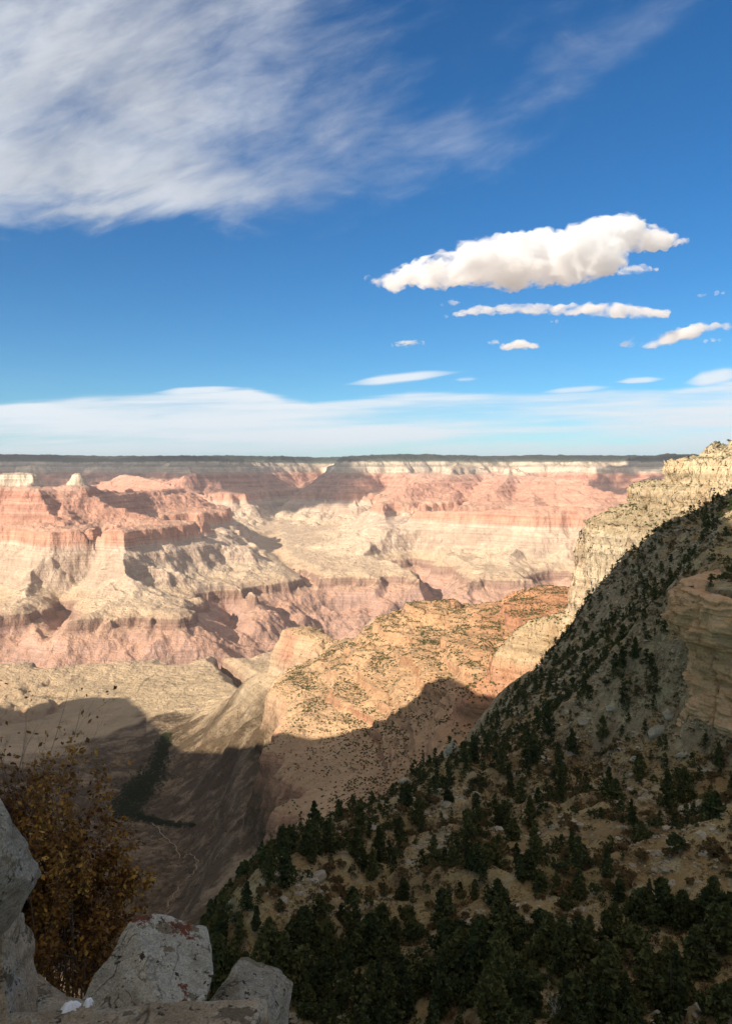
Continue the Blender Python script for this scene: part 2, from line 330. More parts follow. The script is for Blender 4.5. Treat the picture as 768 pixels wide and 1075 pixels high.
def hit(px, py, Xs=None, Ys=None, Zs=None):
    """distance at which the line of sight through (px,py) meets the canyon"""
    x, y, z = ray(px, py); j = int(np.argmin(np.abs(u-x/y))); zr = z/y*yy
    k = np.nonzero(Zg[:, j] >= zr)[0]
    return float(yy[k[0]]) if len(k) else None
def rim_ridge():
    cr = []; tn = math.tan(SUN_EL); sx, sy = S[0]/math.cos(SUN_EL), S[1]/math.cos(SUN_EL)
    for px, py, D in EDGE:
        h = hit(px, py)
        if D > 600 and h: 
            D = h
        x, y, z = at(px, py, D)
        t = max((75-z)/tn, (x+.62*y)/(-(sx+.62*sy)))
        cr.append((x+sx*t, y+sy*t, z+tn*t))
    cr = [(cr[0][0]-500, cr[0][1]+500, 20)]+cr+[(-135,50,200),(-140,-70,175),(-165,-260,160),(-300,-500,150)]
    # resample, roughen, and give the ridge a cliffed face, a broad top and a back slope
    P = []
    for a, b in zip(cr[:-1], cr[1:]):
        L = math.dist(a[:2], b[:2]); n = max(1, int(L/25))
        for i in range(n): P.append([a[j]+(b[j]-a[j])*i/n for j in range(3)])
    P.append(list(cr[-1])); P = np.array(P)
    prof = [(900,-900),(520,-640),(420,-600),(400,-480),(300,-300),(200,-170),(170,-80),(60,-25),(0,0),(-120,-4),(-500,-30),(-1500,-60)]
    V = []
    for (x, y, z) in P:
        V.append([(x, y, z, o, h) for o, h in prof])
    n0, n1 = len(P), len(prof)
    sc = np.clip((np.abs(P[:, 1])+np.abs(P[:,0]))/3500., .05, .8)
    X = np.zeros((n0, n1)); Y = X.copy(); Z = X.copy()
    for k, (o, h) in enumerate(prof):
        w = o*(sc*.30 if o > 0 else .6*np.ones(n0))
        X[:, k] = P[:, 0]-w*sx; Y[:, k] = P[:, 1]-w*sy
        Z[:, k] = P[:, 2]+h*np.clip(sc*1.3, .2, 1)
    X += fbm(X, Y, 60, 3, 201)*6; Y += fbm(X, Y, 60, 3, 203)*6
    Z[:, 7:10] += (fbm(X, Y, 40, 4, 205)*4)[:, 7:10]
    return grid_mesh('rim_ridge', X, Y, Z, mat_c, {'strat': Z, 'scrub': Z*0})
rim_ridge()

# ------------------------------------------------------------------ wooded hillside below the viewpoint
def _low(L): return [(px, py+8+14*float(smooth(420, 640, px)*(1-smooth(690, 740, px))), D) for px, py, D in L]
CREST = _low([(262,962,150),(280,932,160),(292,905,172),(330,887,190),(380,852,215),(430,832,235),(470,797,262),(520,767,292),(560,745,320),(600,708,345),(640,655,375),(690,602,395),(703,565,410),(735,532,420),(768,510,430),(850,490,430),(1000,470,420)])
HC = [(262,1075,128),(300,1075,128),(500,1075,112),(768,1075,98),(950,1075,92),(290,1000,148),(500,1000,132),(768,1000,116),(500,920,165),(768,920,140),(380,930,172),(640,850,190),(768,850,165),(900,850,150),
      (640,780,240),(560,800,255),(480,850,215),(640,710,315),(680,650,355),(700,760,222),(740,790,205),(768,800,198),(850,800,185),(768,600,250),(768,575,290),(768,548,345),(740,582,285),(716,602,268),(740,560,330),(705,640,290),(900,600,230),(830,618,212),(790,614,222)]
HR = [(-52,150,-140),(-45,120,-110),(-60,100,-100),(-120,140,-170),(-120,90,-130),(0,70,-72),(60,60,-50),(140,60,-45),(30,40,-45),(-60,50,-80),(-120,220,-230),(-60,260,-210)]
def hill_setup():
    P = []; V = []
    for c in CREST+HC:
        x, y, z = at(*c); P.append((x, y)); V.append(z)
    for px, py, D in CREST:
        x, y, z = at(px, py, D)
        P.append((x-.12*D*.55, y+.12*D)); V.append(z-.12*D*.75)
        P.append((x-.35*D*.55, y+.35*D)); V.append(z-.35*D*.95)
    for x, y, z in HR: P.append((x, y)); V.append(z)
    return P, V
HP, HV = hill_setup()
def hill_height(X, Y):
    Z = rbf(HP, HV, X, Y, reg=1e-5)
    rf = .35+.65*smooth(120, 210, Y)
    Z = Z+fbm(X, Y, 45, 4, 301)*3.4*rf+(gully(X, Y, 60, 4, 305)-.4)*9*rf+fbm(X, Y, 7, 4, 309)*1.3
    led = smooth(.12, .3, fbm(X, Y, 34, 4, 317)); Z = Z+led*2.4*rf
    return Z
CLIFF_LINE = [(122,262),(108,250),(97,238),(91,226),(90.5,216),(95,207),(103,202),(113,196),(125,187),(141,173),(163,155),(203,135)]
def inside(X, Y, poly):
    r = np.zeros(X.shape, bool); n = len(poly)
    for i in range(n):
        (x0, y0), (x1, y1) = poly[i], poly[(i+1) % n]
        r ^= ((y0 > Y) != (y1 > Y)) & (X < (x1-x0)*(Y-y0)/(y1-y0+1e-9)+x0)
    return r
_hill0 = hill_height
def hill_height(X, Y):
    Z = _hill0(X, Y); d, _ = seg_dist(X, Y, [(a, b, 0) for a, b in CLIFF_LINE]); m = inside(X, Y, CLIFF_LINE+[(330, 135), (330, 330), (150, 330)])
    top = -32.6+.11*(d-2)+fbm(X, Y, 9, 4, 331)*1.1*smooth(2, 8, d)+smooth(0, .25, fbm(X, Y, 26, 3, 333))*1.8*smooth(4, 12, d)
    return np.where(m & (d > 5.2) & (d < 80), np.maximum(Z, top), Z)
hx = np.arange(-190, 420, .9); hy = np.arange(40, 560, .9)
HX, HY = np.meshgrid(hx, hy); HZ = hill_height(HX, HY)
def hill_material():
    m, nt, b = newmat('hillside_soil'); q = NB(nt)
    geo = q.n('ShaderNodeNewGeometry'); pos = geo.outputs['Position']; sp = q.n('ShaderNodeSeparateXYZ'); q.put(sp.inputs[0], geo.outputs['Normal']); nz = sp.outputs[2]
    a = q.noise(pos, .035, 6, .65); g = q.noise(pos, .5, 6, .75); g2 = q.noise(pos, 2.2, 3, .7)
    soil = q.ramp(a, [(.3, (.22,.145,.065)), (.43, (.36,.25,.115)), (.54, (.50,.38,.19)), (.64, (.36,.27,.115)), (.8, (.20,.15,.06))])
    rock = q.ramp(g, [(.3, (.20,.15,.09)), (.6, (.40,.32,.21))])
    c = q.mix(q.rng(nz, .83, .6, smoothst=True), soil, rock)
    tf = q.noise(pos, 1.1, 5, .75); c = q.mix(q.math('MULTIPLY', q.rng(tf, .5, .56), q.rng(q.noise(pos, .11, 5, .7), .44, .52)), c, (.12,.085,.04)); c = q.mix(q.rng(q.noise(pos, .16, 7, .75), .54, .60), c, (.50,.42,.26))
    c = q.mix(q.math('MULTIPLY', q.rng(g, .56, .62), q.rng(q.noise(pos, .06, 5, .7), .46, .56)), c, (.40,.32,.21)); c = q.mix(q.rng(g2, .5, .7, 0, .6), c, (.15,.12,.075))
    q.put(b.inputs['Base Color'], c); q.put(b.inputs['Normal'], q.bump(q.math('ADD', g, q.math('MULTIPLY', g2, .4)), .7, 1.2))
    return m
mat_h = hill_material()
grid_mesh('hillside', HX, HY, HZ, mat_h)


# ------------------------------------------------------------------ things on the land
def project(X, Y, Z):
    """photo pixel of a point"""
    c, s_ = math.cos(TH), math.sin(TH); d = Y*c-Z*s_; up = Y*s_+Z*c
    return 384+F*X/d, 537.5-F*up/d
def grid_z(X, Y):
    fx = (X-hx[0])/.9; fy = (Y-hy[0])/.9; i = np.clip(fx.astype(int), 0, len(hx)-2); j = np.clip(fy.astype(int), 0, len(hy)-2); a = fx-i; b = fy-j
    return (HZ[j, i]*(1-a)+HZ[j, i+1]*a)*(1-b)+(HZ[j+1, i]*(1-a)+HZ[j+1, i+1]*a)*b
def hill_hit(px, py):
    x, y, z = ray(px, py); t = np.arange(60, 540, .5); X = x/y*t; Z = z/y*t; k = np.nonzero(grid_z(X, t) >= Z)[0]
    return (X[k[0]], t[k[0]], Z[k[0]]) if len(k) else None
def hill_visible(X, Y, Z, lift):
    """is the point lift metres above the ground in sight of the viewpoint"""
    ok = np.ones(len(X), bool); Zt = Z+lift
    for f in np.linspace(.3, .985, 46):
        ok &= (grid_z(X*f, Y*f) < Zt*f+.05) | (Y*f < 42)
    return ok
def tag(o, label, cat, group=None):
    o['label'] = label; o['category'] = cat
    if group: o['group'] = group
    return o
def raw_mesh(name, V, Fc, mats, mi=None, smooth_=False):
    me = bpy.data.meshes.new(name); V = np.asarray(V, np.float32); Fc = np.asarray(Fc, np.int32); k = Fc.shape[1]
    me.vertices.add(len(V)); me.vertices.foreach_set('co', V.ravel()); me.loops.add(Fc.size); me.loops.foreach_set('vertex_index', Fc.ravel())
    me.polygons.add(len(Fc)); me.polygons.foreach_set('loop_start', np.arange(0, Fc.size, k, dtype=np.int32)); me.polygons.foreach_set('loop_total', np.full(len(Fc), k, np.int32))
    for m in mats: me.materials.append(m)
    if mi is not None: me.polygons.foreach_set('material_index', np.asarray(mi, np.int32))
    me.polygons.foreach_set('use_smooth', np.full(len(Fc), smooth_)); me.update(calc_edges=True); return me
def link(name, me, loc=(0, 0, 0), parent=None, rz=0, sc=1):
    o = bpy.data.objects.new(name, me); col.objects.link(o); o.location = loc; o.rotation_euler = (0, 0, rz); o.scale = (sc, sc, sc) if not isinstance(sc, tuple) else sc
    if parent: o.parent = parent
    return o
def leafmat(name, stops, sc=.25, rough=.8):
    m, nt, b = newmat(name); q = NB(nt); geo = q.n('ShaderNodeNewGeometry'); oi = q.n('ShaderNodeObjectInfo')
    n = q.noise(geo.outputs['Position'], sc, 4, .6); n = q.math('ADD', q.math('MULTIPLY', n, .75), q.math('MULTIPLY', oi.outputs['Random'], .34))
    n = q.math('ADD', n, q.math('MULTIPLY', q.math('SUBTRACT', geo.outputs['Random Per Island'], .5), .25))
    q.put(b.inputs['Base Color'], q.ramp(n, stops)); b.inputs['Roughness'].default_value = rough; return m
M_needle = leafmat('conifer_needles', [(.3, (.035,.050,.020)), (.5, (.072,.088,.030)), (.7, (.125,.125,.045))])
M_shrub = leafmat('shrub_leaves', [(.28, (.08,.06,.028)), (.45, (.16,.115,.05)), (.62, (.24,.15,.07)), (.78, (.17,.16,.06))])
M_scrub = leafmat('scrub_leaves', [(.28, (.05,.055,.022)), (.5, (.085,.09,.036)), (.75, (.14,.14,.055))], .05)
M_bark, _nt, _b = newmat('bark'); _q = NB(_nt); _q.put(_b.inputs['Base Color'], _q.ramp(_q.noise(_q.n('ShaderNodeNewGeometry').outputs['Position'], 3., 4), [(.3, (.07,.05,.035)), (.7, (.17,.13,.10))]))
def leaf_clumps(rg, centres, radii, per, size, flat=.7):
    """a cloud of small leaf-bunch triangles round each centre"""
    C = np.repeat(centres, per, 0); r = np.repeat(radii, per); n = len(C)
    d = rg.normal(size=(n, 3)); d /= np.linalg.norm(d, axis=1)[:, None]; p = C+d*(r*rg.uniform(.35, 1., n))[:, None]*np.array([1, 1, flat])
    a = rg.normal(size=(n, 3)); a /= np.linalg.norm(a, axis=1)[:, None]; b = np.cross(a, rg.normal(size=(n, 3))); b /= np.linalg.norm(b, axis=1)[:, None]
    s = (size*rg.uniform(.6, 1.4, n))[:, None]
    V = np.stack([p+a*s, p-a*s*.6+b*s*.8, p-a*s*.6-b*s*.8], 1).reshape(-1, 3); return V, np.arange(len(V)).reshape(-1, 3)
def crown_conifer(seed, h=7., w=2.6, dens=1., per=26, top=.0):
    rg = np.random.default_rng(seed); n = int(52*dens); t = rg.uniform(.0, 1, n)**1.15
    ph = rg.uniform(0, 6.283, n); rad = w*.5*(1-t)**.62*rg.uniform(.30, 1.12, n)*np.where(t < .12, .75, 1)*(1+.28*np.sin(2*ph+seed)+.18*np.sin(3*ph+seed*2.3+t*5))
    lean = rg.normal(0, .25, 2)
    c = np.stack([np.cos(ph)*rad*.8+lean[0]*t, np.sin(ph)*rad*.8+lean[1]*t, h*(.10+.86*t)], 1); return leaf_clumps(rg, c, .30*w*(1-t*.72)*rg.uniform(.6, 1.2, n), per, .17*w/2.6+.05, .8)
def crown_round(seed, h=3.5, w=3.6, dens=1., per=26):
    rg = np.random.default_rng(seed); n = int(34*dens); d = rg.normal(size=(n, 3)); d /= np.linalg.norm(d, axis=1)[:, None]; d[:, 2] = np.abs(d[:, 2])*1.25-.35
    r = rg.uniform(.45, .85, n)[:, None]; lob = 1+.3*np.sin(3*np.arctan2(d[:, 1], d[:, 0])+seed)[:, None]
    c = d*r*lob*np.array([w*.5, w*.5, h*.5])+np.array([0, 0, h*.5]); return leaf_clumps(rg, c, rg.uniform(.18, .34, n)*w*.5, per, .16*w/3+.04)
def trunk_mesh(seed, h, r, n=6, lean=.2):
    rg = np.random.default_rng(seed); ks = 5; V = []; Fc = []; dx, dy = rg.normal(0, lean, 2)
    for k in range(ks):
        t = k/(ks-1); 
        for i in range(n): a = 6.283*i/n; V.append((math.cos(a)*r*(1-.75*t)+dx*t*t, math.sin(a)*r*(1-.75*t)+dy*t*t, -.4+(h+.4)*t))
    for k in range(ks-1):
        for i in range(n): Fc.append((k*n+i, k*n+(i+1) % n, (k+1)*n+(i+1) % n, (k+1)*n+i))
    return raw_mesh('trunk', V, Fc, [M_bark])
TREES = []
for k in range(7):
    h = (7.6, 6.2, 8.4, 5.6, 7.0, 6.4, 5.0)[k]; w = (3.8, 4.8, 4.4, 4.8, 3.3, 5.4, 4.6)[k]
    TREES.append((raw_mesh('crown', *crown_conifer(400+k, h, w), [M_needle]), trunk_mesh(k, h*.8, .17), h, crown_conifer(400+k, h, w, .55, 10)))
ROUND = []
for k in range(4):
    h = (4.2, 3.6, 4.8, 3.9)[k]; w = (4.2, 3.8, 4.0, 4.6)[k]; ROUND.append((raw_mesh('crown', *crown_round(430+k, h, w, 1.5), [M_needle]), trunk_mesh(20+k, h*.55, .16), h, crown_round(430+k, h, w, .7, 11)))
SHRUBS = []
for k in range(5):
    h = (1.5, 1.9, 1.3, 2.2, 1.7)[k]; w = (2.3, 2.6, 2.0, 2.8, 2.3)[k]; SHRUBS.append((raw_mesh('shrub', *crown_round(460+k, h, w, .8, 22), [M_shrub]), None, h, crown_round(460+k, h, w, .4, 8)))
def scatter(name, P, SC, RZ, which, bases, mats):
    """many plants nobody could count, in one mesh"""
    Vs = []; Fs = []; off = 0
    for k, (V, Fc) in enumerate(bases):
        m = which == k; n = int(m.sum())
        if not n: continue
        c, s_ = np.cos(RZ[m])[:, None], np.sin(RZ[m])[:, None]; sc = SC[m][:, None]
        x = (V[None, :, 0]*c-V[None, :, 1]*s_)*sc+P[m][:, 0:1]; y = (V[None, :, 0]*s_+V[None, :, 1]*c)*sc+P[m][:, 1:2]; z = V[None, :, 2]*sc+P[m][:, 2:3]
        Vs.append(np.stack([x, y, z], -1).reshape(-1, 3)); Fs.append((Fc[None]+(np.arange(n)*len(V))[:, None, None]+off).reshape(-1, Fc.shape[1])); off += n*len(V)
    o = link(name, raw_mesh(name, np.concatenate(Vs), np.concatenate(Fs), mats)); o['kind'] = 'stuff'; return o

# --- how thickly trees stand on the hillside (by where it shows in the photograph)
def dens_at(px, py):
    """tree density 0..1"""
    cx = np.array([c[0] for c in CREST], float); cy = np.array([c[1] for c in CREST], float); cd = py-np.interp(px, cx, cy)
    d = .5+0*px
    d = np.where(cd < 50, .62, d); d = np.where(cd < 12, .45, d)
    d = np.where(py > 945, .9, d); d = np.where(py > 985, 2.1, d)
    d = np.where((px > 590) & (py > 740) & (py < 930), .22, d)
    d = np.where((px > 560) & (px < 715) & (py > 640) & (py < 745), .8, d)
    d = np.where((px > 690) & (py < 622), .55, d)
    d = np.where((px < 300) & (py < 1010), .85, d)
    d = np.where((px > 700) & (py > 960), .6, d)
    return d
rg = np.random.default_rng(99); NC = 90000
cx_ = rg.uniform(-170, 400, NC); cy_ = rg.uniform(62, 545, NC); cz_ = grid_z(cx_, cy_)
cpx, cpy = project(cx_, cy_, cz_); prob = dens_at(cpx, cpy)*np.clip(.75+fbm(cx_, cy_, 22, 3, 501)*1.1, .1, 1.6)
inview = (cpx > -20) & (cpx < 790) & (cpy < 1120)
keep = (rg.uniform(size=NC) < prob*.46) & hill_visible(cx_, cy_, cz_, 4.)
CLIFFBOX = (cpx > 700) & (cpy > 632) & (cpy < 775)
T = np.stack([cx_, cy_, cz_], 1)[keep & ~CLIFFBOX & ~((np.abs(cpx-577) < 20) & (cpy > 1040) & (cpy < 1250))]
# trees singled out in the photograph: (px, py of the foot, height in px, kind)
NAMED = [(588,832,30,0),(638,838,36,0),(651,850,20,1),(672,818,30,0),(700,848,44,0),(718,842,40,2),(556,868,36,0),(640,897,24,1),(708,897,26,3),(530,868,30,1),(600,792,30,0),(632,775,26,2),(655,742,24,1),(755,815,14,1),(741,560,22,1),(700,545,16,1),(722,600,20,2),
         (330,868,30,0),(345,895,40,2),(378,872,36,0),(398,905,42,0),(420,888,34,2),(300,930,44,0),(440,865,30,1),(560,800,34,0),(575,770,30,2),(498,800,28,0),(527,812,32,2),(455,905,32,0),(490,880,34,1),(252,990,30,0)]
pts = []; hs = []; kd = []
for px, py, hh, k in NAMED:
    h = hill_hit(px, py)
    if h: pts.append(h); hs.append(hh/F*h[1]); kd.append(k)
nn_ = len(pts)
# thin out: no two trunks closer than 2.4 m
T = np.concatenate([np.array(pts), T]); order = list(range(nn_))+list(nn_+rg.permutation(len(T)-nn_)); cell = {}; sel = []
for i in order:
    k = (int(T[i, 0]//1.9), int(T[i, 1]//1.9))
    if any(math.dist(T[i, :2], T[j, :2]) < 1.9 for a in (-1, 0, 1) for b in (-1, 0, 1) for j in cell.get((k[0]+a, k[1]+b), ())): continue
    cell.setdefault(k, []).append(i); sel.append(i)
tp = T[sel]; n = len(tp); kinds = rg.choice(11, n, p=[.09,.10,.08,.1,.06,.1,.1,.1,.1,.08,.09]); _tx, _ty = project(tp[:, 0], tp[:, 1], tp[:, 2]); scl = rg.uniform(.34, 1.0, n)*(1+.35*smooth(930, 1000, _ty))
for a, i in enumerate(sel):
    if i < nn_:
        kinds[a] = kd[i] if kd[i] != 3 else 9; scl[a] = hs[i]/(TREES+ROUND)[kinds[a]][2]
ppx, ppy = project(tp[:, 0], tp[:, 1], tp[:, 2]); ALLT = TREES+ROUND
hpx = np.array([ALLT[k][2] for k in kinds])*scl/tp[:, 1]*F; hpx = np.where((ppx > 0) & (ppx < 768) & (ppy < 1075), hpx, 0)
rank = np.argsort(-hpx); big = rank[:300]; rest = rank[300:]
print('trees', n, 'px', hpx[big[-1]])
def where_words(px, py, d):
    """where a plant stands, told by what is next to it"""
    if px > 690 and py < 625: return 'on the ledges above the orange cliff'
    if px > 690 and py < 700: return 'in front of the orange cliff'
    if px > 640 and py < 800: return 'at the foot of the orange cliff'
    if py > 1010: return 'in the dark wood low on the hillside' if px > 420 else 'in the dark wood behind the foreground rocks'
    if py > 950: return 'where the open slope meets the dark wood' if px > 420 else 'in the dark wood past the foreground rocks'
    if px < 310: return 'beside the rock outcrop at the foot of the ridge'
    if px+.9*(py-860) < 300+120: return 'on the ridge crest over the red shaded valley'
    if px < 560: return 'on the upper slope near the ridge crest'
    if py < 740: return 'in the thicket between sunlit wall and orange cliff'
    return 'on the open stony slope below the orange cliff'
LM = [((474,793), 'the tall tan rock pillar'), ((577,1050), 'the bleached dead tree'), ((265,975), 'the rugged outcrop'), ((700,735), 'the orange cliff edge'), ((333,888), 'the long pale slab'), ((426,826), 'the white angular boulder'),
      ((690,770), 'the big pale block'), ((728,928), 'the pale broken boulder'), ((742,812), 'the cliff-foot slab'), ((740,630), 'the orange cliff top'), ((612,760), 'the tan slope block'), ((580,870), 'the pale cracked boulder'), ((655,870), 'the small white boulder'), ((520,935), 'the dull tan boulder'), ((768,990), 'the rough grey boulder'), ((300,1060), 'the foreground rocks'), ((640,655), 'the sunlit pale wall')]
def spot(px, py):
    (lx, ly), nm = min(LM, key=lambda m_: math.hypot(px-m_[0][0], py-m_[0][1])); dx, dy = px-lx, py-ly; r = math.hypot(dx, dy)
    if r < 14: return 'right beside '+nm
    far_ = 'just ' if r < 38 else '' if r < 80 else 'well '
    if abs(dx) > 1.8*abs(dy): w_ = 'left of' if dx < 0 else 'right of'
    elif abs(dy) > 1.8*abs(dx): w_ = 'above' if dy < 0 else 'below'
    else: w_ = ('up' if dy < 0 else 'down')+'-'+('left' if dx < 0 else 'right')+' of'
    return far_+w_+' '+nm
ORD = ['leftmost', 'second from left', 'third from left', 'fourth from left', 'fifth from left', 'sixth from left', 'seventh from left', 'eighth from left', 'ninth from left', 'tenth from left', 'eleventh from left', 'twelfth from left']
def single_out(items, cat, group):
    by = {}
    for o, px, py, base in items: by.setdefault(base+' '+spot(px, py), []).append((px, o))
    for lab, L in by.items():
        L.sort(key=lambda t: t[0])
        for i, (px, o) in enumerate(L): tag(o, lab if len(L) == 1 else lab+', '+ORD[min(i, 11)], cat, group)
def size_word(h): return 'tall' if h > 6.6 else 'medium' if h > 4.6 else 'small' if h > 3.2 else 'stunted'
TI = []
for i in big:
    cm, tm, hh, _ = ALLT[kinds[i]]; px, py = ppx[i], ppy[i]; H = hh*scl[i]
    shape = 'slender pointed' if kinds[i] in (0, 4) else 'bushy cone-shaped' if kinds[i] < 7 else 'round-crowned'
    ww = where_words(px, py, 0); o = bpy.data.objects.new('conifer_tree', None); col.objects.link(o); o.location = tp[i]-np.array([0, 0, .25]); o.rotation_euler = (0, 0, rg.uniform(0, 6.28)); sc_ = scl[i]; o.scale = (sc_*rg.uniform(.85, 1.15), sc_, sc_)
    link('crown', cm, parent=o); link('trunk', tm, parent=o)
    TI.append((o, px, py, f'{size_word(H)} {shape} evergreen'))
single_out(TI, 'tree', 'evergreens on the shaded hillside')
scatter('conifer_wood', tp[rest]-np.array([0, 0, .25]), scl[rest], rg.uniform(0, 6.28, len(rest)), kinds[rest], [t[3] for t in ALLT], [M_needle])

# --- brown and olive shrubs between the trees
NC = 110000; cx_ = rg.uniform(-170, 400, NC); cy_ = rg.uniform(62, 545, NC); cz_ = grid_z(cx_, cy_); cpx, cpy = project(cx_, cy_, cz_)
keep = (rg.uniform(size=NC) < .62*np.clip(.6+fbm(cx_, cy_, 16, 3, 511)*1.4, .05, 1.5)) & hill_visible(cx_, cy_, cz_, 1.6)
SP = np.stack([cx_, cy_, cz_], 1)[keep]; cpx, cpy = cpx[keep], cpy[keep]; n = len(SP); kinds = rg.integers(0, 5, n); scl = rg.uniform(.28, 1.05, n)**1.1+.08
hpx = scl*np.array([SHRUBS[k][2] for k in kinds])/SP[:, 1]*F; hpx = np.where((cpx > 0) & (cpx < 768) & (cpy < 1065), hpx, 0)*np.where(cpy < 985, 1, .5); rank = np.argsort(-hpx); big = rank[:260]; rest = rank[260:]
print('shrubs', n)
SI = []
for i in big:
    sm, _, hh, _ = SHRUBS[kinds[i]]; o = link('shrub', sm, SP[i]-np.array([0, 0, .15]), rz=rg.uniform(0, 6.28), sc=float(scl[i])); H = hh*scl[i]; ww = where_words(cpx[i], cpy[i], 0); sw = 'large spreading' if H > 1.9 else 'low' if H < 1.2 else 'chest-high'; tn_ = ('rounded brown', 'loose olive brown', 'squat brown', 'broad olive brown', 'bushy brown')[kinds[i]]
    SI.append((o, cpx[i], cpy[i], f'{sw} {tn_} shrub'))
single_out(SI, 'shrub', 'brown shrubs on the shaded hillside')
scatter('brush', SP[rest]-np.array([0, 0, .15]), scl[rest], rg.uniform(0, 6.28, len(rest)), kinds[rest], [t[3] for t in SHRUBS], [M_shrub])

# --- scrub dotted over the far-off ridges
def blob(seed, k=9):
    rg_ = np.random.default_rng(seed); return leaf_clumps(rg_, np.array([[0, 0, .45], [.35, .1, .35], [-.3, .2, .3]]), np.array([.7, .5, .5]), k, .42, .8)
jr = np.nonzero((yy > 560) & (yy < 2600))[0]; w = (Yg[jr]*np.gradient(yy)[jr][:, None]*np.gradient(u)[None]).ravel(); w /= w.sum()
NS = 620000; ii = rg.choice(len(w), NS, p=w); rr = jr[ii//len(u)]; cc = ii % len(u); x, y, z = Xg[rr, cc], Yg[rr, cc], Zg[rr, cc]
gy, gx_ = np.gradient(Zg[jr[0]:jr[-1]+1]); r0 = jr[0]; dzdy = gy[rr-r0, cc]/np.gradient(yy)[rr]; dzdx = gx_[rr-r0, cc]/(np.gradient(u)[cc]*y); nzz = 1/np.sqrt(1+dzdx**2+dzdy**2)
sx_, sy_ = project(x, y, z)
pr = np.maximum(smooth(.36, .6, nzz), .30*(z > -250)*(y < 1150))*np.clip(.55+fbm(x, y, 60, 4, 521)*1.1, .08, 1.5)
zone = np.where(z > -60, 3.2, np.where(z > -250, 2.4, np.where(z > -480, .95, np.where(z > -620, .3, .10)))); pr = pr*zone*np.where((z > 25), 2., 1.)*smooth(-640, -500, z-(x < -250)*150)
creekside = scrub[rr, cc]; pr = np.maximum(pr, creekside*.16*np.clip(.5+fbm(x, y, 90, 3, 523)*1.5, 0, 1.5))
m = (rg.uniform(size=NS) < pr*.62) & (sx_ > -60) & (sx_ < 830)
P = np.stack([x, y, z], 1)[m]; n = len(P); print('scrub', n)
scatter('scrub', P, rg.uniform(.6, 2.0, n)**1.15*np.where(P[:, 2] > -250, .82, 1.1), rg.uniform(0, 6.28, n), rg.integers(0, 4, n), [blob(540+k) for k in range(4)], [M_scrub])

# ------------------------------------------------------------------ rock: cliffs, outcrops, boulders
def perlin3(x, y, z, seed=0):
    return (perlin(x+z*.37, y-z*.71, seed)+perlin(y+x*.29+5.2, z+x*.53, seed+3)+perlin(z+y*.41-3.1, x+y*.17, seed+7))*.6
def fbm3(P, sc, octv, seed, gain=.5):
    r = 0; a = 1.; f = 1./sc
    for i in range(octv): r = r+a*perlin3(P[:, 0]*f+i*3.3, P[:, 1]*f, P[:, 2]*f-i*1.7, seed+i*11); a *= gain; f *= 2.1
    return r
def w2_(q, tc):
    n_ = q.n('ShaderNodeTexNoise'); q.put(n_.inputs['Vector'], tc); n_.inputs['Scale'].default_value = 6.; a_ = q.n('ShaderNodeVectorMath', operation='MULTIPLY_ADD'); q.put(a_.inputs[0], n_.outputs['Color']); a_.inputs[1].default_value = (.25,.25,.25); q.put(a_.inputs[2], tc); return a_.outputs[0]
def rock_material(name, cols, lay=1.5, scale=.25, bumpd=.5, lichen=None, crack=2.):
    m, nt, b = newmat(name); q = NB(nt); tc = q.n('ShaderNodeTexCoord').outputs['Object']; sp = q.n('ShaderNodeSeparateXYZ'); q.put(sp.inputs[0], q.n('ShaderNodeNewGeometry').outputs['Normal'])
    a = q.noise(tc, scale, 6, .62); l = q.noise(q.vmul(tc, (.12/lay, .12/lay, 1/lay)), 1., 6, .62); g = q.noise(tc, scale*9, 6, .72)
    c = q.ramp(q.math('ADD', q.math('MULTIPLY', l, .6), q.math('MULTIPLY', a, .4)), cols)
    # thin cracks: where a stretched noise crosses its middle value, and only here and there
    cr_ = q.noise(q.vmul(tc, (1., 1., .45)), scale*crack, 4, .55, .6); ck = q.rng(q.math('ABSOLUTE', minus_(q, cr_, .5)), .0, .010, 0, 1)
    ckm = q.math('MAXIMUM', ck, q.rng(a, .44, .52))
    c = q.mix(q.math('MULTIPLY', minus_(q, 1., ckm), .8), c, (.05,.042,.033))
    dk = q.rng(g, .3, .7, .72, 1.22); cc = q.n('ShaderNodeCombineColor'); [q.put(cc.inputs[i], dk) for i in range(3)]; c = q.mix(1., c, cc.outputs[0], 'MULTIPLY')
    if lichen:
        for thr, cl, sc2 in lichen:
            n_ = q.noise(tc, sc2, 5, .7); c = q.mix(q.rng(n_, thr, thr+.03), c, cl)
    q.put(b.inputs['Base Color'], c)
    if lichen:      # close to the viewer: pitted, gritty surface
        gr = q.noise(tc, scale*45, 5, .75); pv = q.n('ShaderNodeTexVoronoi'); pv.inputs['Scale'].default_value = scale*16; q.put(pv.inputs['Vector'], w2_(q, tc)); pit = q.rng(pv.outputs['Distance'], .06, .24)
        pitm = q.math('MAXIMUM', pit, q.rng(q.noise(tc, scale*2.2, 4), .5, .42)); c = q.mix(minus_(q, 1., pitm), c, (.07,.06,.045)); gd = q.rng(gr, .32, .68, .58, 1.4); c5 = q.n('ShaderNodeCombineColor'); [q.put(c5.inputs[i], gd) for i in range(3)]
        c = q.mix(1., c, c5.outputs[0], 'MULTIPLY'); q.put(b.inputs['Base Color'], c); g = q.math('ADD', q.math('ADD', g, q.math('MULTIPLY', gr, .45)), q.math('MULTIPLY', pitm, .35))
    h = q.math('ADD', q.math('ADD', q.math('MULTIPLY', g, .5), q.math('MULTIPLY', l, .9)), q.math('MULTIPLY', ckm, .25)); q.put(b.inputs['Normal'], q.bump(h, .8, bumpd)); return m
def minus_(q, a, b): return q.math('SUBTRACT', a, b)
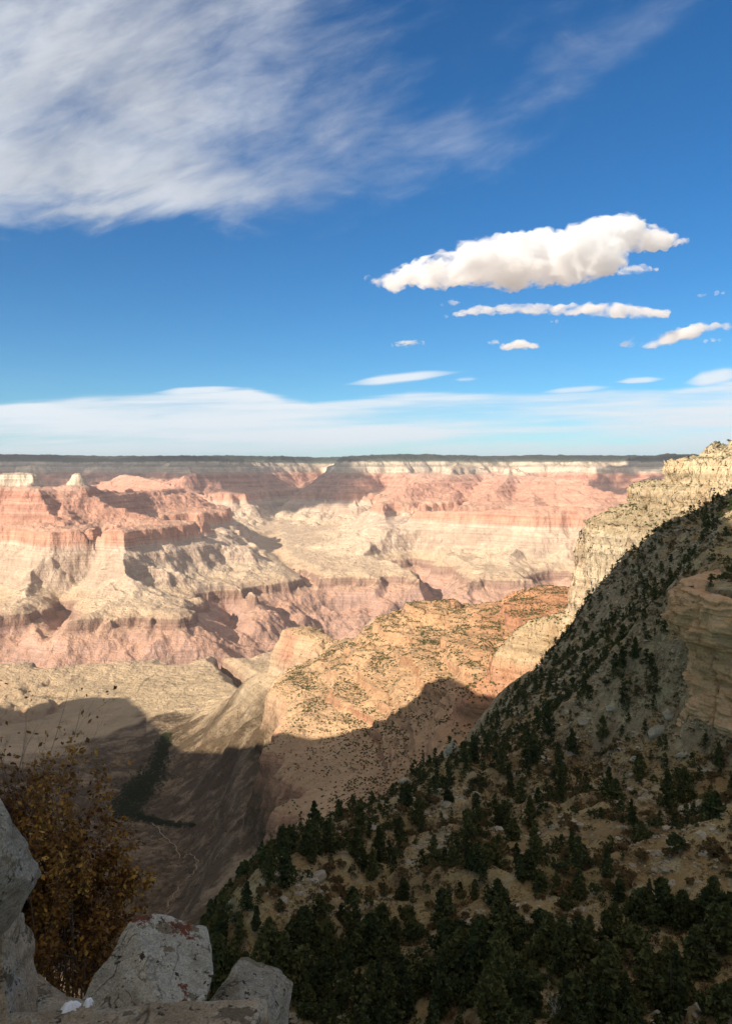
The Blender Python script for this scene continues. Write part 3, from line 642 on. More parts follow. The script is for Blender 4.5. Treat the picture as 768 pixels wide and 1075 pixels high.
M_cliff = rock_material('orange_cliff_rock', [(.25, (.28,.15,.08)), (.4, (.56,.34,.18)), (.5, (.68,.43,.24)), (.6, (.64,.44,.27)), (.75, (.42,.25,.14))], 1.6, .12, .8)
M_pale = rock_material('pale_limestone', [(.25, (.22,.19,.14)), (.45, (.46,.41,.31)), (.6, (.58,.52,.41)), (.75, (.36,.31,.23))], 1.2, .35, .6)
def rock_cliff():
    # line of the cliff foot in plan, from behind the prow round to the right
    pl = np.array([(122,262),(108,250),(97,238),(91,226),(90.5,216),(95,207),(103,202),(113,196),(125,187),(141,173),(163,155),(203,135)], float)
    seg = np.r_[0, np.cumsum(np.hypot(*np.diff(pl, axis=0).T))]; ns, nv = 560, 210; sv = np.linspace(0, seg[-1], ns)
    cxx = np.interp(sv, seg, pl[:, 0]); cyy = np.interp(sv, seg, pl[:, 1])
    for _ in range(6): cxx[1:-1] = (cxx[:-2]+cxx[1:-1]*2+cxx[2:])/4; cyy[1:-1] = (cyy[:-2]+cyy[1:-1]*2+cyy[2:])/4
    tx, ty = np.gradient(cxx), np.gradient(cyy); L = np.hypot(tx, ty); nx, ny = ty/L*-1, tx/L     # outward = to the viewer's left of the walk
    nx, ny = -nx, -ny
    if nx[200]*(-cxx[200])+ny[200]*(-cyy[200]) < 0: nx, ny = -nx, -ny
    zt = -32.5; zb = -80.
    v = np.linspace(0, 1, nv); Zv = zt+(zb-zt)*v
    S_, Z_ = np.meshgrid(sv, Zv)
    # ledge profile: overhanging upper block, undercut below it, bulging foot
    pk = [(-32.5,1.0),(-33,1.8),(-34.2,1.6),(-34.5,2.8),(-36,2.6),(-36.3,3.6),(-42,3.9),(-42.5,3.2),(-45,2.8),(-45.8,1.2),(-48,-1.4),(-52,-2.2),(-57,-2.0),(-57.4,-1.2),(-62,-1.1),(-62.6,-.2),(-67,.3),(-70,1.2),(-80,3.2)][::-1]
    off = np.interp(Z_, [p[0] for p in pk], [p[1] for p in pk])
    lay_ = perlin(Z_*.40+50+fbm(S_, Z_, 30, 2, 600)*.5, S_*.02, 601)*1.+perlin(Z_*1.1, S_*.05, 603)*.5
    blk_ = np.floor(perlin(S_*.11, Z_*.05, 611)*4)/4*1.3
    vn = np.floor(S_/5.5+perlin(S_*.05, Z_*.03, 613)*1.5+np.floor(Z_/4.7)*.37); blk_ = blk_+(np.sin(vn*12.9898)*43758.5 % 1.)*1.5
    off = off+np.round(lay_*2)/2*.7+lay_*.2+blk_*.6+_cell(S_, Z_, 7.5, 4.6, 31)*2.6+_cell(S_, Z_, 3.1, 2.1, 37)*1.2+fbm(S_, Z_, 5, 6, 615)*.9-np.exp(-((perlin(S_*.09+3, Z_*.012, 619))/.05)**2)*2.6
    X = cxx[None]+nx[None]*off; Y = cyy[None]+ny[None]*off; Z = Z_+fbm(S_, Z_, 12, 3, 621)*.5+np.interp(S_, [0, 30, 60, 100, 200], [1, 0, -1, -1, 4])*(1-v[:, None])
    # top: step back from the edge into the hill
    Xs = [X]; Ys = [Y]; Zs = [Z]
    back = np.array([1.5, 3, 6, 10, 15])[::-1]; TX = cxx[None]-nx[None]*back[:, None]; TY = cyy[None]-ny[None]*back[:, None]
    TZ = Z[0][None]+np.array([.2, -.2, -1.2, -3.5, -8])[::-1][:, None]+fbm(TX, TY, 8, 4, 625)*.9
    X = np.vstack([TX, X]); Y = np.vstack([TY, Y]); Z = np.vstack([TZ, Z])
    return grid_mesh('rock_cliff', X, Y, Z, M_cliff)
rock_cliff()
def rock_mesh(seed, sub=4, cuts=14, dims=(1, 1, 1), rough=.06, mat=None, flat=.0, seeded_planes=None, lay=0.):
    rg_ = np.random.default_rng(seed); bm = bmesh.new(); bmesh.ops.create_icosphere(bm, subdivisions=sub, radius=1.)
    P = np.array([v.co[:] for v in bm.verts]); Fc = np.array([[v.index for v in f.verts] for f in bm.faces]); bm.free()
    P = P/np.abs(P).max(1)[:, None]**.75
    for _ in range(cuts):
        n = rg_.normal(size=3); n /= np.linalg.norm(n); dd = rg_.uniform(.62, .95); e = P@n-dd; P = P-np.where(e > 0, e, 0)[:, None]*n
    for n, dd in (seeded_planes or []):
        n = np.array(n, float); n /= np.linalg.norm(n); e = P@n-dd; P = P-np.where(e > 0, e, 0)[:, None]*n
    P = P*np.array(dims); r = P/np.linalg.norm(P, axis=1)[:, None]; m = min(dims)
    P = P+r*(fbm3(P, .55*m, 5 if sub < 6 else 7, seed*3+1, .55)*rough*m)[:, None]
    if lay: 
        st = perlin(P[:, 2]/lay, P[:, 0]*.2/lay, seed)*.5+perlin(P[:, 2]*2.3/lay, P[:, 1]*.2/lay, seed+1)*.3; P[:, :2] += r[:, :2]*(st*rough*m*1.2)[:, None]
    return raw_mesh('rock', P, Fc, [mat or M_pale], smooth_=True)
OUT = [(265,992,172,20,26,'rugged tan rock outcrop at the foot of the ridge, behind the foreground rocks','outcrop'),
       (474,793,270,9,13,'tall tan rock pillar standing on the ridge crest','rock pillar')]
def outcrops():
    for i, (px, py, D, w, h, lab, cat) in enumerate(OUT):
        x, y, z = at(px, py, D); k = D/F; o = link('rock_outcrop' if i == 0 else 'rock_pillar', rock_mesh(700+i, 5, 26, (w*k, w*k*.9, h*k*1.15), .22, M_pale if i else M_cliff, lay=2.2), (x, y, z+h*k*.2)); tag(o, lab, cat)
outcrops()
BOULD = [(333,888,13,4,'long pale slab'),(331,922,12,5,'rounded pale boulder'),(426,826,8,7,'white angular boulder'),(436,840,5,2.5,'small white stone'),(500,838,5,6,'pale upright block'),(352,884,7,3,'tilted pale slab'),(612,760,7,6,'tan block'),(690,770,10,7,'big pale block'),(702,752,8,6,'tan jagged block'),(600,792,6,5,'pale wedge'),
         (573,806,9,4,'pale ledge block'),(668,797,10,3.5,'flat pale slab'),(716,795,9,4,'pale slab fallen under the orange cliff'),(742,812,10,4,'long pale slab fallen under the orange cliff'),(640,745,6,4,'squat tan block'),(548,829,5,3,'small pale boulder'),(655,870,4,3,'small white boulder'),(707,882,4,2.5,'small flat white boulder'),(728,928,5,3,'pale broken boulder'),(703,930,7,4,'pale jumbled boulder'),(752,905,4,3,'grey boulder'),(530,880,4,3,'tan boulder'),
         (612,900,4,2.5,'low tan boulder'),(580,870,5,3,'pale cracked boulder'),(755,845,5,3.5,'cream boulder'),(468,845,6,3,'pale ledge boulder'),(455,852,4,2.5,'little cream boulder'),(392,870,6,3,'low cream boulder'),(520,935,7,4,'dull tan boulder'),(770,990,5,4,'rough grey boulder')]
def boulders():
    for i, (px, py, w, h, lab) in enumerate(BOULD):
        p = hill_hit(px, py)
        if not p: continue
        k = p[1]/F; o = link('boulder', rock_mesh(720+i, 3, 12, (w*k, w*k*.7, h*k), .12, M_pale, lay=.9), (p[0], p[1], p[2]+h*k*.25), rz=random.uniform(-.6, .6)); o.rotation_euler[1] = random.uniform(-.35, .35)
        tag(o, lab+' '+where_words(px, py, 0) if 'under' not in lab else lab, 'boulder')
boulders()
# small stones strewn on the slope: nobody could count them
def rubble():
    NC = 260000; x = rg.uniform(-170, 400, NC); y = rg.uniform(62, 545, NC); z = grid_z(x, y); m = (rg.uniform(size=NC) < .6*np.clip(fbm(x, y, 26, 4, 801)*1.6+.12, 0, 1)) & hill_visible(x, y, z, .6)
    P = np.stack([x, y, z], 1)[m]; n = len(P); print('stones', n); bases = []
    for k in range(5):
        me = rock_mesh(760+k, 1, 7, (1, .75, .5), .15); V = np.array([v.co[:] for v in me.vertices]); Fc = np.array([p.vertices[:] for p in me.polygons]); bases.append((V, Fc)); bpy.data.meshes.remove(me)
    scatter('stones', P, np.minimum(.22/rg.uniform(.08, 1, n)**.8, 1.6), rg.uniform(0, 6.28, n), rg.integers(0, 5, n), bases, [M_pale])
rubble()
# dead tree, bleached, low in the dark wood
M_dead, _nt, _b = newmat('bleached_wood'); _b.inputs['Base Color'].default_value = (.55,.53,.50,1)
M_twig, _nt, _b = newmat('grey_brown_twig'); _b.inputs['Base Color'].default_value = (.16,.12,.09,1)
def branch_mesh(name, seed, mat, start, direc, length, r0, depth, spread=.6, kids=3, wob=.18, leaves=None, up=.05, ratio=(.25, .5)):
    rg_ = np.random.default_rng(seed); V = []; Fc = []; tips = []
    def grow(p, d, L, r, dep):
        n = max(3, int(5)); pts_ = [p]; dd = d
        for k in range(n):
            dd = dd+rg_.normal(0, wob, 3)+np.array([0, 0, up]); dd = dd/np.linalg.norm(dd); pts_.append(pts_[-1]+dd*L/n)
        b0 = len(V); m_ = 4 if dep else 3
        for k, q_ in enumerate(pts_):
            rr = r*(1-.7*k/n); a = np.cross(dd, [.3, .2, .9]); a = a/np.linalg.norm(a); b_ = np.cross(dd, a)
            for i in range(m_): V.append(q_+(a*math.cos(6.283*i/m_)+b_*math.sin(6.283*i/m_))*rr)
        for k in range(n):
            for i in range(m_): Fc.append((b0+k*m_+i, b0+k*m_+(i+1) % m_, b0+(k+1)*m_+(i+1) % m_, b0+(k+1)*m_+i))
        if dep <= 1: tips.extend(pts_[1:])
        if dep > 0:
            for c in range(kids):
                k = rg_.integers(1, n+1); nd = dd+rg_.normal(0, spread, 3); nd = nd/np.linalg.norm(nd); grow(pts_[k], nd, L*rg_.uniform(*ratio), r*(1-.7*k/n)*.75, dep-1)
    grow(np.array(start, float), np.array(direc, float)/np.linalg.norm(direc), length, r0, depth)
    return raw_mesh(name, V, Fc, [mat]), np.array(tips)
_p = hill_hit(577, 1072)
if _p:
    me, _t = branch_mesh('dead_tree', 5, M_dead, (0, 0, -.3), (.05, 0, 1), 4.2, .09, 3, .55, 4, .16, ratio=(.4, .75))
    tag(link('dead_tree', me, (_p[0], _p[1]-3, _p[2]+1.8)), 'bleached bare dead tree low in the dark wood', 'dead tree')

# ------------------------------------------------------------------ at the viewpoint: ledge, rocks, autumn shrub
LICH = [(.55, (.38,.37,.31), 6.), (.575, (.20,.17,.11), 3.), (.60, (.06,.05,.04), 11.)]
M_fore = rock_material('weathered_grey_limestone', [(.25, (.09,.075,.055)), (.42, (.25,.225,.175)), (.55, (.37,.35,.285)), (.68, (.29,.26,.20)), (.8, (.15,.12,.085))], .16, 1.6, .05, LICH, 1.2)
M_fore_red = rock_material('limestone_with_rust_lichen', [(.25, (.13,.115,.085)), (.42, (.36,.345,.285)), (.55, (.51,.50,.43)), (.68, (.41,.375,.30)), (.8, (.22,.18,.13))], .14, 1.6, .05, [(.54, (.38,.37,.31), 6.), (.57, (.19,.16,.11), 3.), (.575, (.16,.06,.033), 3.6), (.60, (.06,.05,.04), 11.)], 1.2)
M_tan = rock_material('tan_ledge_limestone', [(.25, (.13,.105,.07)), (.42, (.36,.295,.205)), (.55, (.50,.43,.32)), (.68, (.40,.33,.235)), (.8, (.20,.16,.11))], .18, 1.4, .05, [(.56, (.38,.37,.31), 6.), (.58, (.17,.14,.095), 3.), (.61, (.07,.055,.04), 11.)], 1.)
M_snow, _nt, _b = newmat('old_snow'); _b.inputs['Base Color'].default_value = (.80,.84,.90,1); _b.inputs['Roughness'].default_value = .6
def fore(px, py, D, wpx, hpx_, dep, name, lab, mat, seed, planes=None, cuts=9, rough=.05, rz=0, tilt=(0, 0)):
    """rock whose middle shows at (px,py), wpx x hpx across half of it in pixels"""
    k = D/F; x, y, z = at(px, py, D); o = link(name, rock_mesh(seed, 6, cuts, (wpx*k, dep, hpx_*k), rough, mat, seeded_planes=planes, lay=.12), (x, y, z), rz=rz); o.rotation_euler = (tilt[0], tilt[1], rz); return tag(o, lab, 'rock')
fore(-20, 908, 4.6, 60, 84, .45, 'standing_rock', 'grey rounded rock head standing over a dark recess beside the autumn shrub', M_fore, 901, [((1, 0, -.6), .85), ((.6, -.8, .1), .85)], 14, .055)
fore(-18, 1025, 5.0, 60, 118, .4, 'standing_rock', 'upright olive grey rock slab under the rounded rock head', M_tan, 903, [((1, -.2, .35), .86)], 14, .06)
fore(150, 1060, 5.0, 74, 58, .55, 'boulder', 'pale blocky rock with rust red patches and a diagonal crack', M_fore_red, 905, [((-.6, -.2, .8), .90), ((.3, -.1, 1), .80), ((1, -.5, .1), .92)], 12, .045, rz=.2, tilt=(.12, .10))
fore(250, 1112, 5.3, 68, 60, .6, 'boulder', 'grey rock sloping down to the dark wood on its far side', M_fore, 907, [((.75, 0, .7), .80), ((-1, 0, .2), .9)], 12, .06, rz=-.1, tilt=(0, .25))
fore(100, 1142, 4.2, 190, 66, .7, 'rock_ledge', 'broad tan rock ledge in front holding patches of old snow', M_tan, 909, [((0, .1, 1), .86), ((-.3, 0, 1), .9)], 9, .055, rz=.05)
def snow(px, py, D, w, d_, seed, lab):   # thin, ragged
    P = []; n = 40; rg_ = np.random.default_rng(seed); k = D/F; x, y, z = at(px, py, D); V = [(0, 0, .02)]; ph = rg_.uniform(0, 6.28, 3)
    for ring, (rr, hh) in enumerate(((.55, .016), (1, -.012))):
        for i in range(n):
            a = 6.283*i/n; r_ = rr*(1+.25*math.sin(2*a+ph[0])+.22*math.sin(5*a+ph[1])+.14*math.sin(9*a+ph[2])+.08*math.sin(17*a)); V.append((math.cos(a)*r_*w*k, math.sin(a)*r_*d_, hh))
    Fc = [(0, 1+i, 1+(i+1) % n) for i in range(n)]+[t for i in range(n) for t in ((1+i, 1+n+i, 1+n+(i+1) % n), (1+i, 1+n+(i+1) % n, 1+(i+1) % n))]
    tag(link('snow_patch', raw_mesh('snow_patch', V, Fc, [M_snow], smooth_=True), (x, y, z)), lab, 'snow')
def ledge_ground():
    gx_ = np.arange(-14, 9, .12); gy_ = np.arange(-6, 16, .12); X, Y = np.meshgrid(gx_, gy_)
    edge = np.interp(X, [-14, -3.2, -2.0, -1.2, -.4, .2, 9], [9, 6.4, 5.6, 4.6, 4.2, 3.6, 3.0])+fbm(X, Y, 2, 3, 851)*.3
    Z = -1.62-1.9*smooth(1.2, 3.2, Y)-.12*np.maximum(Y-3.2, 0); Z = Z-28*smooth(0, 7, Y-edge)-4*smooth(0, .5, Y-edge)+fbm(X, Y, 1.2, 4, 855)*.12
    return grid_mesh('viewpoint_ledge', X, Y, Z, M_tan)
ledge_ground()
bpy.context.view_layer.update()
snow(74, 1056, 3.95, 9, .03, 41, 'larger patch of old snow in a hollow of the tan ledge')
snow(93, 1052, 3.98, 5, .02, 42, 'smaller patch of old snow just right of the larger one on the tan ledge')
M_autumn = leafmat('autumn_leaves', [(.25, (.08,.036,.016)), (.42, (.20,.10,.026)), (.56, (.34,.19,.042)), (.64, (.55,.37,.08)), (.8, (.34,.31,.09))], 2.2, .6)
def autumn_shrub():
    D = 7.2; base = Vector(at(30, 1085, D)); root = bpy.data.objects.new('autumn_shrub', None); col.objects.link(root); root.location = base
    tips = []
    rg_ = np.random.default_rng(31)
    for k in range(46):
        pxb = rg_.uniform(-55, 108); top_ = float(np.interp(pxb, [-55, 0, 25, 50, 80, 110, 130], [800, 790, 800, 830, 870, 925, 975])); bare = k % 8 == 0 and pxb < 40
        L = (1085-top_)*D/F*(rg_.uniform(.70, .95) if not bare else 1.0); x0 = (pxb-30)*D/F
        me, t = branch_mesh('stem', 860+k, M_twig, (x0, rg_.uniform(-.35, .35), -.1), (rg_.uniform(-.12, .10), rg_.uniform(-.1, .15), 1), L, .013, 3, .40, 5, .06, up=.05)
        link('stem', me, parent=root)
        if not bare: tips.append(t)
    tips = np.concatenate(tips); bx, by, bz = base; px, py = project(tips[:, 0]+bx, tips[:, 1]+by, tips[:, 2]+bz)
    # leaves cling thickly low down and have mostly fallen from the top
    hgt_ = tips[:, 2]; keep = rg_.uniform(size=len(tips)) < np.clip(1.75-hgt_/1.6, .12, 1)
    t = tips[keep]; t = t[rg_.integers(0, len(t), 34000)]+rg_.normal(0, .03, (34000, 3)); n = len(t)
    a = rg_.normal(size=(n, 3)); a /= np.linalg.norm(a, axis=1)[:, None]; b = np.cross(a, rg_.normal(size=(n, 3))); b /= np.linalg.norm(b, axis=1)[:, None]; s_ = (.008+.016*rg_.uniform(size=n)**1.6)[:, None]
    V = np.stack([t-a*s_*1.5, t+b*s_*.9, t+a*s_*1.5, t-b*s_*.9], 1).reshape(-1, 3)
    link('foliage', raw_mesh('foliage', V, np.arange(len(V)).reshape(-1, 4), [M_autumn]), parent=root)
    tag(root, 'autumn shrub with rusty brown leaves and bare top twigs beside the standing rock', 'shrub')
autumn_shrub()
# ------------------------------------------------------------------ creek trees and trail far down in the valley
def canyon_xyz(px, py):
    D = hit(px, py)
    if D is None: return None
    x = ray(px, py); X_ = x[0]/x[1]*D; j = int(np.argmin(np.abs(u-X_/D))); i = int(np.argmin(np.abs(yy-D))); return (X_, D, float(Zg[i, j]))
def grove():
    line = [(176,772,5),(170,785,7),(168,800,10),(160,815,13),(148,828,16),(138,842,17),(130,856,12),(148,860,6),(168,865,4),(188,868,4),(205,868,2.5)]; P = []
    for a, b in zip(line[:-1], line[1:]):
        for k in range(int(26*b[2]*(.5+rg.uniform()))):
            t = rg.uniform(); w_ = a[2]+(b[2]-a[2])*t; q_ = canyon_xyz(a[0]+(b[0]-a[0])*t+rg.normal()*w_*.55, a[1]+(b[1]-a[1])*t+rg.normal()*w_*.35)
            if q_: P.append(q_)
    P = np.array(P); n = len(P); scatter('creekside_grove', P, rg.uniform(1.2, 2.4, n), rg.uniform(0, 6.28, n), rg.integers(0, 4, n), [crown_round(440+k, 4., 4.2, .5, 9) for k in range(4)], [M_needle])
grove()
M_trail, _nt, _b = newmat('trodden_trail'); _b.inputs['Base Color'].default_value = (.36,.28,.19,1)
def trail(pts_, w, name='path'):
    C_ = []
    for a, b in zip(pts_[:-1], pts_[1:]):
        for k in range(8):
            t = k/8.; C_.append(canyon_xyz(a[0]+(b[0]-a[0])*t+math.sin((a[1]+k)*1.3)*1.1, a[1]+(b[1]-a[1])*t))
    C_ = np.array([c for c in C_ if c]); d = np.gradient(C_[:, :2], axis=0); L = np.hypot(d[:, 0], d[:, 1])+1e-6; nx_, ny_ = -d[:, 1]/L, d[:, 0]/L
    X = np.stack([C_[:, 0]-nx_*w, C_[:, 0]+nx_*w], 1); Y = np.stack([C_[:, 1]-ny_*w, C_[:, 1]+ny_*w], 1); Z = np.stack([C_[:, 2]+1.6]*2, 1)
    grid_mesh(name, X, Y, Z, M_trail)
trail([(158,862),(172,878),(184,890),(190,903),(200,897),(208,905),(204,918),(190,930),(182,942),(174,955)], 1.0)
trail([(183,688),(172,702),(150,716),(142,730)], 1.6)
# ------------------------------------------------------------------ sun, sky, camera
OVER_FILL = (5.4, 4.7, 3.6)
def look():
    w = bpy.data.worlds.new('World'); scene.world = w; w.use_nodes = True; nt = w.node_tree; nt.nodes.clear(); q = NB(nt)
    out = q.n('ShaderNodeOutputWorld'); bg = q.n('ShaderNodeBackground'); nt.links.new(bg.outputs[0], out.inputs[0])
    sky = q.n('ShaderNodeTexSky', sky_type='NISHITA'); sky.sun_disc = False; sky.sun_elevation = SUN_EL
    sky.sun_rotation = math.atan2(S[0], S[1]) ; sky.altitude = 2100; sky.air_density = 1.; sky.dust_density = .3; sky.ozone_density = 2.
    base = q.n('ShaderNodeHueSaturation'); base.inputs['Saturation'].default_value = 1.35; base.inputs['Value'].default_value = .95
    q.put(base.inputs['Color'], sky.outputs[0])
    colr = q.mix(1., base.outputs[0], (.41, .80, .90), 'MULTIPLY')
    # clouds too high or too far to have a near side: cirrus overhead, cloud streaks along the horizon
    tc = q.n('ShaderNodeTexCoord'); d = q.n('ShaderNodeSeparateXYZ'); q.put(d.inputs[0], tc.outputs['Generated'])
    ys = q.math('MAXIMUM', q.math('ABSOLUTE', d.outputs[1]), .02); gx = q.math('DIVIDE', d.outputs[0], ys); gz = q.math('DIVIDE', d.outputs[2], ys)
    cv = q.n('ShaderNodeCombineXYZ'); q.put(cv.inputs[0], gx); q.put(cv.inputs[1], gz); G = cv.outputs[0]
    def gp(px, py):
        x, y, z = ray(px, py); return x/y, z/y
    def curve(pts, k):      # height of an edge above the horizon as a function of bearing
        x0, x1 = -.6, .6
        st = []
        for px, py in pts:
            a_, b_ = gp(px, py); st.append(((a_-x0)/(x1-x0), (b_, b_, b_)))
        return q.math('MULTIPLY', q.ramp(q.rng(gx, x0, x1), [(max(0, min(1, p)), (c[0]+.2,)*3) for p, c in st]), 1.)
    def minus(a_, b_): return q.math('SUBTRACT', a_, b_)
    gz2 = q.math('ADD', gz, .2)
    def rot(ang, sx, sy, off=0):
        r0_ = q.n('ShaderNodeMapping'); q.put(r0_.inputs[0], G); r0_.inputs['Rotation'].default_value = (0, 0, ang)
        m_ = q.n('ShaderNodeMapping'); q.put(m_.inputs[0], r0_.outputs[0]); m_.inputs['Scale'].default_value = (sx, sy, 1); m_.inputs['Location'].default_value = (off, off*.7, off*.3); return m_.outputs[0]
    # cirrus
    def wrp(v, amt, sc_):
        n_ = q.n('ShaderNodeTexNoise'); q.put(n_.inputs['Vector'], v); n_.inputs['Scale'].default_value = sc_; n_.inputs['Detail'].default_value = 3
        s_ = q.n('ShaderNodeVectorMath', operation='SUBTRACT'); q.put(s_.inputs[0], n_.outputs['Color']); s_.inputs[1].default_value = (.5,.5,.5)
        t_ = q.n('ShaderNodeVectorMath', operation='SCALE'); q.put(t_.inputs[0], s_.outputs[0]); t_.inputs['Scale'].default_value = amt
        a_ = q.n('ShaderNodeVectorMath', operation='ADD'); q.put(a_.inputs[0], v); q.put(a_.inputs[1], t_.outputs[0]); return a_.outputs[0]
    low = curve([(-120,215),(0,228),(130,228),(230,242),(330,232),(420,210),(520,178),(590,110),(650,60),(720,5),(860,-120)], 1)
    hgt = minus(gz2, low)
    n1 = q.noise(wrp(rot(R(-15), 2.4, 5.4), .9, 1.3), 1.25, 10, .60); n2 = q.noise(wrp(rot(R(-22), 5, 11, 3.), .9, 1.2), 1.3, 8, .6); n3 = q.noise(rot(R(-30), 1.3, 3.0, 7.), 1.6, 5, .5)
    body = q.rng(q.math('ADD', hgt, q.math('MULTIPLY', minus(n1, .5), .22)), -.02, .035, 0, 1, True)
    thin = q.ramp(q.rng(gx, -.6, .6), [(0,(.88,)*3),(.3,(.80,)*3),(.45,(.60,)*3),(.58,(.46,)*3),(.75,(.36,)*3),(1,(.2,)*3)])
    nn = q.math('ADD', q.math('ADD', q.math('MULTIPLY', n1, .6), q.math('MULTIPLY', n2, .22)), q.math('MULTIPLY', n3, .32))
    rim_b = q.rng(hgt, .0, .13, .10, 0., True)
    den = q.math('ADD', q.math('ADD', minus(nn, .56), rim_b), q.math('MULTIPLY', minus(thin, .5), .62))
    n4 = q.noise(wrp(rot(R(-20), 4, 17, 9.), .8, 1.1), 1.2, 8, .62)
    den = q.math('ADD', den, q.math('MULTIPLY', minus(n4, .5), .26))
    cir = q.math('MULTIPLY', q.rng(den, -.08, .30, 0, 1, True), body)
    cir = q.math('MULTIPLY', q.math('MULTIPLY', cir, q.rng(gx, -.2, .36, .92, .24)), q.math('MULTIPLY', q.rng(d.outputs[1], 0, .25), q.rng(gz, 1.6, .7)))
    # horizon streaks
    top = curve([(-200,425),(0,424),(90,413),(262,408),(300,419),(335,424),(430,414),(520,414),(640,407),(700,408),(768,396),(900,400)], 1)
    m1 = q.noise(wrp(rot(R(-2), 2.5, 46, 11.), .35, 1.5), 1.1, 8, .6)
    m2 = q.noise(rot(R(1), 1.6, 20, 5.), 1.5, 5, .55)
    hh = minus(top, gz2)
    ban = q.math('MULTIPLY', q.rng(q.math('ADD', q.math('MULTIPLY', m1, .65), q.math('MULTIPLY', m2, .45)), .40, .62, .22, 1., True), q.rng(q.math('ADD', hh, q.math('MULTIPLY', minus(m1, .5), .022)), -.002, .007, 0, 1, True))
    ban = q.math('MULTIPLY', ban, q.rng(gz, .012, .04, .5, 1.))
    lens = None
    for (xa, ya), (xb, yb), wd, st_ in (((352,404),(494,388),5.,1.),((640,401),(702,397),3.,.9),((712,404),(790,388),9.,1.),((474,399),(504,397),2.5,.6),((118,443),(310,428),5.,1.),((-20,436),(150,416),7.,.9),((150,414),(270,406),4.,1.),((255,432),(470,417),5.,.9),((560,413),(650,406),4.,.8)):
        (ax_, ay_), (bx_, by_) = gp(xa, ya), gp(xb, yb); Lx, Ly = bx_-ax_, by_-ay_; LL = math.hypot(Lx, Ly)
        rx = minus(gx, ax_); ry = q.math('ADD', minus(gz, ay_), q.math('MULTIPLY', minus(m1, .5), .010))
        t_ = q.math('ADD', q.math('MULTIPLY', rx, Lx/LL/LL), q.math('MULTIPLY', ry, Ly/LL/LL)); n_ = q.math('ABSOLUTE', minus(q.math('MULTIPLY', rx, -Ly/LL), q.math('MULTIPLY', ry, -Lx/LL)))
        taper = q.math('MULTIPLY', q.rng(t_, 0, .35, .0, 1., True), q.rng(t_, 1., .6, .0, 1., True))
        e_ = q.math('MULTIPLY', minus(1.15, q.math('DIVIDE', n_, q.math('ADD', q.math('MULTIPLY', taper, wd/F), .0004))), st_); e_ = q.math('MULTIPLY', q.rng(e_, 0, .8, 0, st_, True), taper)
        lens = e_ if lens is None else q.math('MAXIMUM', lens, e_)
    ban = q.math('MAXIMUM', ban, q.math('MULTIPLY', lens, .93))
    front = q.rng(d.outputs[1], 0, .25)
    bright = q.rng(q.math('ADD', q.math('MULTIPLY', n3, .6), q.math('MULTIPLY', n2, .4)), .36, .62, .72, 1.06); cb = q.n('ShaderNodeCombineColor'); [q.put(cb.inputs[i], q.math('MULTIPLY', bright, k)) for i, k in enumerate((5.6, 5.9, 6.4))]
    colr = q.mix(cir, colr, cb.outputs[0])
    colr = q.mix(q.math('MULTIPLY', ban, front), colr, (6.0, 6.6, 7.1))
    # unseen warm cloud deck added overhead and behind the viewpoint to fill the shade
    hor = q.math('SQRT', q.math('ADD', q.math('MULTIPLY', d.outputs[0], d.outputs[0]), q.math('MULTIPLY', d.outputs[1], d.outputs[1])))
    over = q.math('MAXIMUM', q.rng(d.outputs[2], .60, .80, 0, 1, True), q.math('MULTIPLY', q.rng(d.outputs[1], .1, -.25, 0, 1, True), q.rng(d.outputs[2], .12, .35, 0, 1, True)))
    dk_ = q.noise(q.vmul(tc.outputs['Generated'], (1., 1.8, 1.)), 3., 7, .6)
    over = q.math('MULTIPLY', over, q.rng(dk_, .40, .60, .25, .95, True))
    colr = q.mix(over, colr, OVER_FILL)
    q.put(bg.inputs[0], colr); bg.inputs[1].default_value = .085
    L = bpy.data.lights.new('sun', 'SUN'); L.energy = 5; L.angle = R(.5); L.color = (1, .88, .73)
    o = bpy.data.objects.new('sun', L); col.objects.link(o); o.rotation_euler = Vector(S.tolist()).to_track_quat('Z', 'Y').to_euler()
    cam = bpy.data.cameras.new('camera'); co = bpy.data.objects.new('camera', cam); col.objects.link(co); scene.camera = co
    cam.sensor_fit = 'VERTICAL'; cam.sensor_height = 36; cam.lens = F/1075*36; cam.clip_start = .1; cam.clip_end = 200000
    co.rotation_euler = (R(90)-TH, 0, 0)
    v = scene.view_settings; v.view_transform = 'Standard'; v.look = 'None'; v.exposure = .72; v.gamma = 1
look()
mat_cl = bpy.data.materials.new('cloud_vapour'); mat_cl.use_nodes = True; nt = mat_cl.node_tree; nt.nodes.clear()
_o = nt.nodes.new('ShaderNodeOutputMaterial'); _v = nt.nodes.new('ShaderNodeVolumePrincipled'); nt.links.new(_v.outputs[0], _o.inputs['Volume'])
_v.inputs['Color'].default_value = (.978,.989,1.,1); q_ = NB(nt); _p = q_.n('ShaderNodeNewGeometry').outputs['Position']
_n = q_.noise(q_.vmul(_p, (.7, .7, 1.25)), .0036, 8, .70, .5); q_.put(_v.inputs['Density'], q_.rng(_n, .455, .62, 0., .018)); mat_cl.cycles.volume_step_rate = .3; _v.inputs['Anisotropy'].default_value = .2
